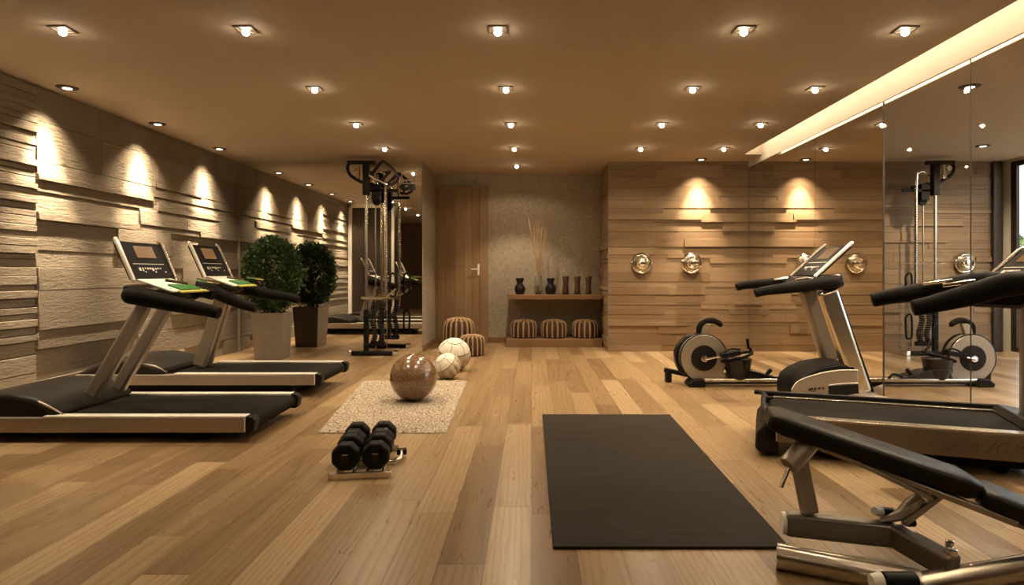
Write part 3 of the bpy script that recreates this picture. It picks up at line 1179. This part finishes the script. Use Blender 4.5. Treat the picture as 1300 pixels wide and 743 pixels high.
# ------------------------------------------------------------------ cable machine
def make_cable(label, x):
    t = thing('cable_machine', label, 'cable machine', (x, 8.5, 0), 0, 'ceiling high cable machines')
    s = 8.5 / 800
    def q(dx, y):   # pixel offset from main post, photo row
        return dx * s, EYE - (y - CY) * s
    zb = 0
    b = BM(); bx(b, -.19, .36, -.05, .05, .006, .060)
    obj('base_bar', b, M['black'], t, bevel=.01)
    for x0, x1 in ((-.25, -.188), (.358, .42)):
        b = BM(); bx(b, x0, x1, -.056, .056, 0, .066)
        obj('base_cap', b, M['chrome'], t, bevel=.01)
    b = BM(); bx(b, -.03, .03, -.03, .03, .06, .62)
    for k in range(4):
        lathe(b, [(.042, 0), (.042, .03)], (0, 0, .12 + k * .13), 14)
    obj('lower_post', b, M['black'], t, bevel=.004)
    b = BM(); lathe(b, [(.020, .62), (.020, 2.16)], seg=14)
    obj('post', b, M['chrome'], t)
    b = BM(); bx(b, -.042, .042, -.045, .045, 2.16, 2.58)
    bx(b, -.25, .12, -.04, .04, 2.58, 2.625)
    tube(b, [(-.23, 0, 2.60), (-.255, 0, 2.52), (-.20, 0, 2.42), (-.05, 0, 2.335)], .024, 8, 3)
    obj('top_bracket', b, M['black'], t, bevel=.006)
    b = BM(); tube(b, [(-.085, -.05, 2.57), (-.09, -.05, 2.46), (-.10, -.05, 2.38)], [.012, .018, .026], 10)
    lathe(b, [(.035, -.02), (.04, 0), (.035, .02)], (-.17, -.02, 2.52), 16, 'y')
    obj('pulley', b, M['chrome'], t)
    # second, slimmer post
    b = BM(); tube(b, [(.10, .10, .0), (.10, .10, 2.30)], .009, 8)
    obj('cable', b, M['nickel'], t)
    b = BM(); bx(b, .04, .42, .02, .05, 2.21, 2.25)
    bx(b, .06, .17, .02, .14, 2.10, 2.32)
    lathe(b, [(.055, -.02), (.06, 0), (.055, .02)], (.12, .08, 2.09), 18, 'y')
    obj('cross_arm', b, M['black'], t, bevel=.006)
    # hooked rope post
    b = BM(); tube(b, [(.26, .0, .62), (.26, .0, 1.4), (.25, .0, 2.36), (.22, .0, 2.46), (.15, .0, 2.48), (.09, .0, 2.42), (.10, .0, 2.34)], .016, 10, 4)
    obj('rope_guide', b, M['chrome'], t)
    b = BM()
    for k in range(46):
        lathe(b, [(.024, -.008), (.026, 0), (.024, .008)], (.262, 0, .75 + k * .034), 10)
    obj('rope_beads', b, M['nickel'], t)
    # tilted handles at the top
    b = BM()
    c0 = Vector((.20, -.02, 2.43))
    tube(b, [(.04, -.04, 2.38), (.20, -.06, 2.58), (.27, -.06, 2.59), (.45, -.08, 2.40), (.36, -.06, 2.30), (.20, -.04, 2.34)], .022, 8, 2)
    tube(b, [(.22, -.05, 2.36), (.34, -.07, 2.48)], .020, 8)
    tube(b, [(.30, -.05, 2.32), (.42, -.07, 2.44)], .014, 8)
    obj('pull_up_grip', b, M['gloss'], t)
    b = BM(); tube(b, [(.06, -.08, 2.42), (.16, -.09, 2.36), (.30, -.09, 2.29)], [.014, .018, .014], 8)
    obj('grip_bar', b, M['chrome'], t)
    # cross rod
    b = BM(); tube(b, [(-.10, -.03, 1.245), (.44, -.03, 1.245)], .005, 8)
    obj('cross_rod', b, M['chrome'], t)
    # hanging handles
    for z0, z1 in ((.80, 1.11), (.23, .56)):
        b = BM(); tube(b, [(.37, -.02, z1), (.33, -.02, z1 - .03), (.325, -.02, z0 + .04), (.36, -.02, z0), (.40, -.02, z0 + .03), (.41, -.02, z1 - .05)], .014, 8, 3, closed=False)
        tube(b, [(.37, -.02, z1), (.41, -.02, z1 - .05)], .014, 8)
        obj('handle', b, M['black'], t)
    # coiled straps and lower carriage
    for x0 in (.10, .20):
        b = BM()
        for k in range(18):
            lathe(b, [(.032, -.012), (.042, 0), (.032, .012)], (x0 + .02 * math.sin(k * .5), -.01, .20 + k * .030), 10)
        obj('coiled_strap', b, M['black'], t)
    b = BM(); bx(b, .05, .26, -.03, .04, .13, .19)
    obj('carriage', b, M['black'], t, bevel=.01)
    b = BM(); tube(b, [(-.06, -.03, .78), (.20, -.03, .77), (.28, -.05, .80), (.42, -.1, .90)], [.020, .020, .017, .012], 8, 3)
    obj('row_bar', b, M['nickel'], t)
    # wall tie
    b = BM(); bx(b, .02, .08, .04, .41, 2.30, 2.34)
    obj('wall_tie', b, M['black'], t)
    return t


c1 = make_cable('black and chrome cable machine in front of the wall mirror, near the door', -2.23)
c2 = copy_tree(c1)  # flipped copy stands in for the machine's mirror image
c2.location = (5.44, 8.5, 0)
c2.scale = (-1, 1, 1)
for ch in [o for o in bpy.data.objects if o.parent == c2 and o.name.split('.')[0] in ('pull_up_grip', 'grip_bar', 'row_bar')]:
    bpy.data.objects.remove(ch)
for ch in [o for o in bpy.data.objects if o.parent == c1 and o.name.split('.')[0] in ('cross_rod',)]:
    bpy.data.objects.remove(ch)
c2['label'] = 'added copy standing in for the reflected cable machine beyond the glass at the right, against timber cladding'

# ------------------------------------------------------------------ weight bench
root = thing('weight_bench', 'inclined weight bench with dark pads and bent metal frame in the right foreground', 'weight bench', (1.2, 2.35, 0))
off = Vector((1.2, 2.35, 0))


def q(x, y, Y):
    return px(x, y, Y) - off


def pad(name, p0, p1, w0, w1, t, mat_=None):
    s, u = frame_of(p1 - p0)
    b = BM()
    nL, nW = 14, 8
    rings = []
    for i in range(nL + 1):
        f = i / nL
        e = min(f, 1 - f) * (p1 - p0).length
        k = min(1, e / .07)
        rnd_ = math.sqrt(max(0, 1 - (1 - k) ** 2)) * .45 + .55
        w = (w0 + (w1 - w0) * f) * (rnd_ ** .6)
        th = t * (.72 + .28 * min(1, e / .03 if e < .03 else 1))
        c_ = p0 + (p1 - p0) * f
        ring = []
        for a in range(20):
            an = 2 * PI * a / 20
            ca, sa = math.cos(an), math.sin(an)
            ex = .38
            X = math.copysign(abs(ca) ** ex, ca) * w / 2
            Z = math.copysign(abs(sa) ** .55, sa) * th / 2
            ring.append(b.verts.new(c_ + s * X + u * Z))
        rings.append(ring)
    for r0, r1 in zip(rings, rings[1:]):
        for k in range(20):
            j = (k + 1) % 20
            b.faces.new((r0[k], r0[j], r1[j], r1[k]))
    b.faces.new(rings[0][::-1]); b.faces.new(rings[-1])
    o = obj(name, b, mat_ or M['leather'], root, bevel=.012, bseg=3)
    # welt seam
    b = BM()
    for sg in (-1, 1):
        pts = []
        for i in range(1, nL):
            f = i / nL
            e = min(f, 1 - f) * (p1 - p0).length
            k = min(1, e / .07)
            rnd_ = math.sqrt(max(0, 1 - (1 - k) ** 2)) * .45 + .55
            w = (w0 + (w1 - w0) * f) * (rnd_ ** .6)
            pts.append(p0 + (p1 - p0) * f + s * sg * (w / 2 - .006) + u * t * .28)
        tube(b, pts, .004, 6)
    so = obj('piping', b, M['cap'], o)
    return o


pa, pb_ = q(973, 528, 2.62), q(1238, 618, 2.42)
pad('back_pad', pa, pb_, .27, .235, .082)
pc, pd_ = q(1240, 625, 2.40), q(1345, 668, 2.30)
pad('seat_pad', pc, pd_, .235, .20, .085)
b = BM()
obox(b, q(1012, 556, 2.55), q(1290, 664, 2.28), .05, .022)
obox(b, q(1020, 552, 2.52), q(1180, 630, 2.40), .09, .016)
obj('pad_rail', b, M['silverpaint'], root, bevel=.004)
b = BM(); obox(b, q(1270, 656, 2.30), q(1360, 692, 2.22), .035, .02)
obj('rail_end', b, M['gunmetal'], root, bevel=.003)
b = BM(); obox(b, q(1028, 652, 2.50), q(1012, 572, 2.53), .05, .062, up=Vector((1, 0, 0)))
obj('post', b, M['silverpaint'], root, bevel=.010, bseg=3)
b = BM(); tube(b, [q(1032, 556, 2.53), q(1001, 592, 2.49)], [.042, .040], 18)
obj('adjuster_sleeve', b, M['silverpaint'], root, bevel=.004)
b = BM(); tube(b, [q(1001, 594, 2.49), q(991, 619, 2.47)], [.009, .009], 10)
obj('lock_pin', b, M['chrome'], root)
b = BM()
obox(b, q(996, 664, 2.52), q(1138, 679, 2.44), .075, .088)
obox(b, q(1134, 678, 2.44), q(1212, 722, 2.22), .075, .085)
obj('spine', b, M['gunmetal'], root, bevel=.014, bseg=3)
b = BM(); pe = q(995, 664, 2.522); dd = (q(1138, 679, 2.44) - pe).normalized()
tube(b, [pe - dd * .008, pe + dd * .006], [.042, .044], 20)
obj('spine_cap', b, M['paper'], root)
# foot crossbar: two sections meeting
b = BM(); tube(b, [q(986, 706, 2.36), q(1168, 742, 2.18)], .0475, 22)
obj('crossbar', b, M['silver'], root)
b = BM(); tube(b, [q(1163, 745, 2.19), q(1350, 712, 2.30)], .044, 22)
obj('crossbar', b, M['silver'], root)
b = BM(); tube(b, [q(1012, 730, 2.36), q(1012, 739, 2.36)], .018, 12)
obj('rubber_foot', b, M['black'], root)
b = BM(); tube(b, [q(1020, 737, 2.30), q(1020, 739, 2.36)], .010, 12)
obj('rubber_foot', b, M['black'], root)
# rollers at the bottom joint
b = BM(); tube(b, [q(1120, 738, 2.08), q(1160, 738, 2.10)], .030, 16)
obj('roller', b, M['black'], root)
b = BM(); tube(b, [q(1106, 739, 2.08), q(1119, 738, 2.08)], [.024, .030], 16)
obj('roller_cap', b, M['paper'], root)
# rocker bracket
b = BM()
A = [q(1118, 661, 2.44), q(1142, 652, 2.44), q(1166, 628, 2.42), q(1171, 640, 2.40), q(1160, 654, 2.40), q(1142, 663, 2.42)]
tube(b, [q(1118, 661, 2.45), q(1140, 655, 2.44), q(1156, 642, 2.43), q(1168, 630, 2.42)], [.012, .030, .040, .028], 12, 4, .6)
obj('rocker_plate', b, M['silverpaint'], root)
b = BM(); obox(b, q(1146, 664, 2.42), q(1204, 620, 2.40), .04, .022)
obj('support_strut', b, M['silverpaint'], root, bevel=.004)
b = BM(); tube(b, [q(1118, 650, 2.48), q(1132, 651, 2.50)], .019, 14)
tube(b, [q(1148, 664, 2.46), q(1160, 664, 2.47)], .015, 12)
obj('pivot_bolt', b, M['black'], root)
b = BM(); tube(b, [q(1110, 649, 2.46), q(1118, 650, 2.48)], [.015, .019], 14)
obj('pivot_cap', b, M['paper'], root)
b = BM()
lathe(b, [(.020, 0), (.020, .016), (.012, .018)], q(1208, 704, 2.24), 14)
obj('bolt', b, M['chrome'], root)
b = BM(); lathe(b, [(.016, 0), (.016, .022), (.010, .024)], q(1206, 695, 2.32), 14)
obj('bolt', b, M['chrome'], root)

# ------------------------------------------------------------------ floor mat and rug
t = thing('exercise_mat', 'large black exercise mat lying on the wooden floor in the centre right', 'exercise mat', (.58, 3.7, 0))
b = BM()
c4 = [(.085, 2.515), (1.03, 2.515), (1.072, 4.89), (.083, 4.89)]
vs0 = [b.verts.new((x - .58, y - 3.7, .0)) for x, y in c4]
vs1 = [b.verts.new((x - .58, y - 3.7, .012)) for x, y in c4]
b.faces.new(vs0[::-1]); b.faces.new(vs1)
for k in range(4):
    j = (k + 1) % 4
    b.faces.new((vs0[k], vs0[j], vs1[j], vs1[k]))
obj('mat_sheet', b, M['mat'], t, bevel=.003)

b = BM()
c4 = [(-1.478, 4.346), (-.587, 4.346), (-.658, 6.42), (-1.726, 6.42)]
NX, NY = 60, 110
grid = []
rr = random.Random(5)
for jy in range(NY + 1):
    row = []
    v = jy / NY
    for ix in range(NX + 1):
        u = ix / NX
        x = (c4[0][0] * (1 - u) + c4[1][0] * u) * (1 - v) + (c4[3][0] * (1 - u) + c4[2][0] * u) * v
        y = 4.346 + (6.42 - 4.346) * v
        e = min(ix, NX - ix, jy, NY - jy)
        zz = .004 if e == 0 else .016 + rr.uniform(-.006, .007)
        for sv in (.27, .55):
            if abs(v - sv) < .006:
                zz = .007
        row.append(b.verts.new((x + rr.uniform(-.004, .004), y + rr.uniform(-.004, .004), zz)))
    grid.append(row)
for jy in range(NY):
    for ix in range(NX):
        b.faces.new((grid[jy][ix], grid[jy][ix + 1], grid[jy + 1][ix + 1], grid[jy + 1][ix]))
o = obj('floor_rug', b, M['rug'], angle=60)
tag(o, 'speckled cream and brown shaggy rug under the shiny brown ball', 'rug')

# ------------------------------------------------------------------ balls
b = BM(); ellipsoid(b, (0, 0, 0), (.2, .2, .2), 48, 32)
o = obj('exercise_ball', b, M['ball'], angle=80)
o.location = (-1.013, 5.40, .216)
o.rotation_euler = (.25, .3, .2)
tag(o, 'shiny speckled brown exercise ball resting on the rug', 'exercise ball')


def pleated_ball(label, c, r, rz, tilt):
    t = thing('medicine_ball', label, 'ball', c, rz, 'cream pleated balls')
    ro = Euler((tilt, 0, 0)).to_matrix()
    def surf(bm, p0, p1, amp):
        seg, rg = 72, 20
        rings = []
        for i in range(rg + 1):
            ph = p0 + (p1 - p0) * i / rg
            ring = []
            for k in range(seg):
                a = 2 * PI * k / seg
                w = amp * math.sin(PI * i / rg) ** .7 * (abs(math.sin(a * 5.5)) ** .7 - .65)
                rad = r * (1 + w)
                ring.append(bm.verts.new(ro @ Vector((rad * math.sin(ph) * math.cos(a), rad * math.sin(ph) * math.sin(a), rad * math.cos(ph)))))
            rings.append(ring)
        for a_, b_ in zip(rings, rings[1:]):
            for k in range(seg):
                j = (k + 1) % seg
                bm.faces.new((a_[k], a_[j], b_[j], b_[k]))
        bm.faces.new(rings[0]); bm.faces.new(rings[-1][::-1])
    b = BM(); surf(b, .03, 1.25, 0)
    obj('leather_cap', b, M['whiteleather'], t, angle=80)
    b = BM(); surf(b, 1.24, PI - .03, .16)
    obj('pleated_skirt', b, M['pleat'], t, angle=80)
    b = BM()
    def sp(ph, a, k=1.006):
        return ro @ Vector((r * k * math.sin(ph) * math.cos(a), r * k * math.sin(ph) * math.sin(a), r * k * math.cos(ph)))
    for k in range(6):
        a = k * PI / 3
        tube(b, [sp(.45, a), sp(.8, a + .12), sp(1.22, a + .0)], r * .014, 6, 4)
        tube(b, [sp(.45, a), sp(.50, a + .5), sp(.45, a + PI / 3)], r * .014, 6, 4)
    tube(b, [sp(1.235, 2 * PI * k / 36 ) for k in range(36)], r * .016, 6, closed=True)
    obj('seam', b, M['seam'], t)
    return t


pleated_ball('large cream leather ball with dark seams and pleated underside, beside the striped pouf', (-.885, 7.16, .188), .188, .3, .35)
pleated_ball('smaller cream pleated ball half hidden behind the brown ball', (-.885, 6.62, .135), .135, -.9, .75)

# ------------------------------------------------------------------ dumbbells on rack
ang = math.atan2(.076, .55)
root = thing('dumbbell_rack', 'low silver rack on the floor holding four black dumbbells', 'rack', (-.925, 3.40, 0), ang)
b = BM()
for y in (-.015, ):
    bx(b, -.165, .165, y - .012, y + .012, .0, .034)
bx(b, -.165, .165, .20, .222, .0, .030)
obj('front_rail', b, M['silver'], root, bevel=.003)
b = BM()
for x in (-.079, .079):
    bx(b, x - .05, x - .035, -.01, .56, .018, .036)
    bx(b, x + .035, x + .05, -.01, .56, .018, .036)
bx(b, -.165, .165, .50, .524, .0, .030)
obj('cradle_rails', b, M['nickel'], root, bevel=.003)
b = BM()
tube(b, [(.15, .21, .02), (.19, .215, .03), (.20, .27, .04), (.195, .34, .045)], .011, 8, 3)
obj('side_hook', b, M['silver'], root)
b = BM(); bx(b, .168, .225, .33, .38, .02, .052)
bx(b, .185, .205, .335, .36, 0, .03)
obj('rubber_grip', b, M['black'], root, bevel=.005)


def dumbbell(label, x, y):
    m_ = Matrix.Rotation(ang, 3, 'Z')
    p = m_ @ Vector((x, y, 0)) + Vector((-.925, 3.40, .112))
    t = thing('dumbbell', label, 'dumbbell', p, ang, 'black dumbbells on the low rack')
    for s in (-1, 1):
        b = BM()
        r = .079
        pr = []
        for f, yy in ((.80, 0), (.97, .012), (1.0, .03), (1.0, .068), (.94, .088), (.72, .094)):
            pr.append((r * f, s * (.045 + yy)))
        lathe(b, pr, (0, 0, 0), 8, 'y', rot=Matrix.Rotation(R(22.5), 3, 'Y'))
        obj('weight_head', b, M['black'], t, bevel=.008, bseg=3)
    b = BM(); tube(b, [(0, -.05, 0), (0, .05, 0)], .016, 12)
    obj('grip', b, M['chrome'], t)
    if y < .2:
        b = BM(); bx(b, -.017, .017, -.1415, -.137, -.028, .022)
        obj('number_plate', b, M['hood'], t, bevel=.001)
        b = BM(); bx(b, -.016, .016, -.143, -.141, .014, .020)
        obj('plate_line', b, M['silverpaint'], t)
    return t


dumbbell('black eight-sided dumbbell at the front left of the low rack', -.080, .128)
dumbbell('black eight-sided dumbbell at the front right of the low rack', .080, .128)
dumbbell('black eight-sided dumbbell at the back left of the low rack', -.080, .412)
dumbbell('black eight-sided dumbbell at the back right of the low rack', .080, .412)

# ------------------------------------------------------------------ poufs
def pouf(label, c, r, h, ribs=16, group='striped ribbed poufs'):
    t = thing('ribbed_pouf', label, 'pouf', c, random.uniform(0, 1), group)
    prof = [(.6 * r, 0), (.93 * r, .0), (r, .04 * h), (1.02 * r, .4 * h), (1.0 * r, .70 * h), (.93 * r, .86 * h), (.75 * r, .95 * h), (.4 * r, .99 * h), (.05 * r, h)]
    b = BM(); lathe(b, prof, seg=40)
    obj('body', b, M['wicker_dark'], t, angle=60)
    b = BM()
    for k in range(ribs):
        a = 2 * PI * k / ribs
        tube(b, [(pr * 1.012 * math.cos(a), pr * 1.012 * math.sin(a), min(hh * 1.0 + .004, h + .004)) for pr, hh in prof[2:]], .015 * r / .2, 6)
    obj('ribs', b, M['wicker_rib'], t)
    b = BM()
    tube(b, [(.85 * r * math.cos(a), .85 * r * math.sin(a),   .935 * h) for a in [2 * PI * k / 32 for k in range(32)]], .035 * r, 6, closed=True)
    lathe(b, [(.5 * r, .965 * h), (.45 * r, h * .985 + .006), (.05 * r, h + .008)], seg=24)
    obj('top_band', b, M['wicker_rib'], t)
    return t


pouf('tall striped pouf in front of the timber door', (-1.08, 9.35, 0), .215, .44)
pouf('low striped pouf behind the large cream ball', (-.81, 8.55, 0), .165, .27)

# ------------------------------------------------------------------ shelf niche
b = BM(); bx(b, -.365, 1.06, 9.52, YB, .715, .785)
o = obj('wall_shelf', b, M['shelfwood'], bevel=.004)
tag(o, 'floating oak shelf carrying vases and reeds on the plaster wall', 'shelf')
b = BM(); bx(b, -.385, 1.06, 9.46, YB - .02, 0, .118)
o = obj('plinth', b, M['shelfwood'], bevel=.004)
tag(o, 'low oak plinth under the shelf carrying three striped poufs', 'plinth')
for k, (x, lab) in enumerate(((665, 'left'), (703, 'middle'), (743, 'right'))):
    pouf('small striped pouf on the oak plinth under the shelf, %s of three' % lab, ((x - CX) * 9.75 / F, 9.75, .119), .185, .265, 14, 'poufs under the shelf')


def vase(label, x, prof, m_, group, y=9.76):
    b = BM(); lathe(b, prof, seg=28)
    o = obj('vase', b, m_, angle=50)
    o.location = ((x - CX) * y / F, y, .786)
    tag(o, label, 'vase', group)
    return o


bv = [(.04, 0), (.062, .005), (.082, .05), (.086, .095), (.070, .135), (.046, .165), (.043, .18), (.060, .215), (.062, .25), (.05, .25), (.04, .2), (.02, .16)]
vase('black round-bellied vase at the left end of the shelf', 660, bv, M['blackvase'], 'black vases on the shelf')
vase('black round-bellied vase between the reeds and the striped holders', 699, bv, M['blackvase'], 'black vases on the shelf')
hv = [(.045, 0), (.05, .005), (.047, .06), (.038, .13), (.043, .2), (.052, .275), (.048, .28), (.035, .2), (.02, .1)]
for x, lab in ((718, 'leftmost'), (733, 'middle'), (747, 'rightmost')):
    vase('slim brown striped wooden holder on the shelf, %s of three' % lab, x, hv, M['stripewood'], 'wooden holders on the shelf')
b = BM()
lathe(b, [(.05, 0), (.055, .005), (.055, .275), (.05, .28), (.049, .275), (.047, .02), (.01, .015)], seg=24)
o = obj('vase', b, M['vaseglass'], angle=50)
o.location = ((683 - CX) * 9.76 / F, 9.76, .786)
tag(o, 'clear glass cylinder vase holding tall dried reeds', 'vase')
b = BM(); lathe(b, [(.03, 0), (.036, .05), (.02, .07), (.002, .075)], seg=14)
obj('vase_stones', b, M['blackvase'], o)
t = thing('dried_reeds', 'fan of tall thin dried reeds standing in the glass vase on the shelf', 'dried reeds', ((683 - CX) * 9.76 / F, 9.76, .86))
rr = random.Random(8)
for k in range(9):
    ex = (-.15, -.11, -.07, -.03, .01, .05, .08, .12, .17)[k]
    ey = rr.uniform(-.08, .08)
    H = rr.uniform(.95, 1.12)
    b = BM()
    tube(b, [(ex * -.14, ey * -.1, .0), (ex * .12, ey * .2, H * .3), (ex * .55 + rr.uniform(-.006, .006), ey * .6, H * .65), (ex, ey, H)], [.005, .0045, .004, .0033], 6, 4)
    obj('reed', b, M['reed'], t)

# ------------------------------------------------------------------ potted bush
t = thing('potted_bush', 'round clipped green bush in a tapered grey planter beside the treadmill', 'potted plant', (-3.38, 8.22, 0), R(5))
b = BM()
w0, w1, H = .168, .202, .60
v0 = [b.verts.new((sx * w0, sy * w0, 0)) for sx, sy in ((-1, -1), (1, -1), (1, 1), (-1, 1))]
v1 = [b.verts.new((sx * w1, sy * w1, H)) for sx, sy in ((-1, -1), (1, -1), (1, 1), (-1, 1))]
v2 = [b.verts.new((sx * (w1 - .02), sy * (w1 - .02), H)) for sx, sy in ((-1, -1), (1, -1), (1, 1), (-1, 1))]
v3 = [b.verts.new((sx * (w1 - .025), sy * (w1 - .025), H - .04)) for sx, sy in ((-1, -1), (1, -1), (1, 1), (-1, 1))]
b.faces.new(v0[::-1]); b.faces.new(v3)
for A_, B_ in ((v0, v1), (v1, v2), (v2, v3)):
    for k in range(4):
        j = (k + 1) % 4
        b.faces.new((A_[k], A_[j], B_[j], B_[k]))
obj('planter', b, M['terracotta'], t, bevel=.004)
b = BM(); bx(b, -.172, .172, -.172, .172, H - .07, H - .03)
obj('soil', b, M['soil'], t)
b = BM(); tube(b, [(0, 0, .5), (.01, 0, .8), (0, .01, 1.1)], .025, 8)
for k in range(8):
    a = k * PI / 4
    tube(b, [(0, 0, .75 + .03 * k), (.15 * math.cos(a), .15 * math.sin(a), 1.0 + .03 * k)], .010, 6)
obj('stem', b, M['bark'], t)
b = BM()
rr = random.Random(2)
for k in range(15000):
    th = rr.uniform(0, 2 * PI)
    cz_ = rr.uniform(-1, 1)
    s_ = math.sqrt(1 - cz_ * cz_)
    lump = 1 + .05 * math.sin(th * 5 + cz_ * 6) + .05 * math.sin(th * 9 - cz_ * 11) + .04 * math.sin(th * 14 + cz_ * 17)
    rad = rr.uniform(.55, 1.0) ** .5 * lump
    p = Vector((.355 * s_ * math.cos(th) * rad, .355 * s_ * math.sin(th) * rad, 1.10 + .475 * cz_ * rad))
    nrm = Vector((s_ * math.cos(th), s_ * math.sin(th), cz_ + .3)).normalized()
    d = (nrm + Vector((rr.uniform(-.8, .8), rr.uniform(-.8, .8), rr.uniform(-.8, .8)))).normalized()
    sd, up_ = frame_of(d, Vector((rr.uniform(-1, 1), rr.uniform(-1, 1), rr.uniform(-1, 1))).normalized())
    L = rr.uniform(.026, .044)
    vs = [b.verts.new(p), b.verts.new(p + d * L * .5 + sd * L * .33 + up_ * .004), b.verts.new(p + d * L), b.verts.new(p + d * L * .5 - sd * L * .33 + up_ * .004)]
    b.faces.new(vs)
obj('foliage', b, M['leaf'], t)

# ------------------------------------------------------------------ world, colour management
w = bpy.data.worlds.new('world')
sc.world = w
w.use_nodes = True
bg = w.node_tree.nodes['Background']
sky = w.node_tree.nodes.new('ShaderNodeTexSky')
try:
    sky.sky_type = 'NISHITA'
    sky.sun_elevation = R(40)
    sky.sun_rotation = R(-90)
    sky.sun_disc = False
    sky.air_density = 1.0
    sky.dust_density = 4.0
except Exception:
    pass
mixn = w.node_tree.nodes.new('ShaderNodeMix'); mixn.data_type = 'RGBA'
mixn.inputs[0].default_value = .75
w.node_tree.links.new(sky.outputs[0], mixn.inputs[6])
mixn.inputs[7].default_value = (1.0, .88, .70, 1)
w.node_tree.links.new(mixn.outputs[2], bg.inputs[0])
bg.inputs[1].default_value = 2.6

sc.view_settings.view_transform = 'Standard'
sc.view_settings.look = 'None'
sc.view_settings.exposure = 0.12
sc.view_settings.gamma = 1
sc.view_settings.use_curve_mapping = False
cy = sc.cycles
cy.use_denoising = True
cy.max_bounces = 10
cy.diffuse_bounces = 5
cy.glossy_bounces = 5
cy.transparent_max_bounces = 12
cy.sample_clamp_indirect = 60
cy.caustics_reflective = False
cy.caustics_refractive = False
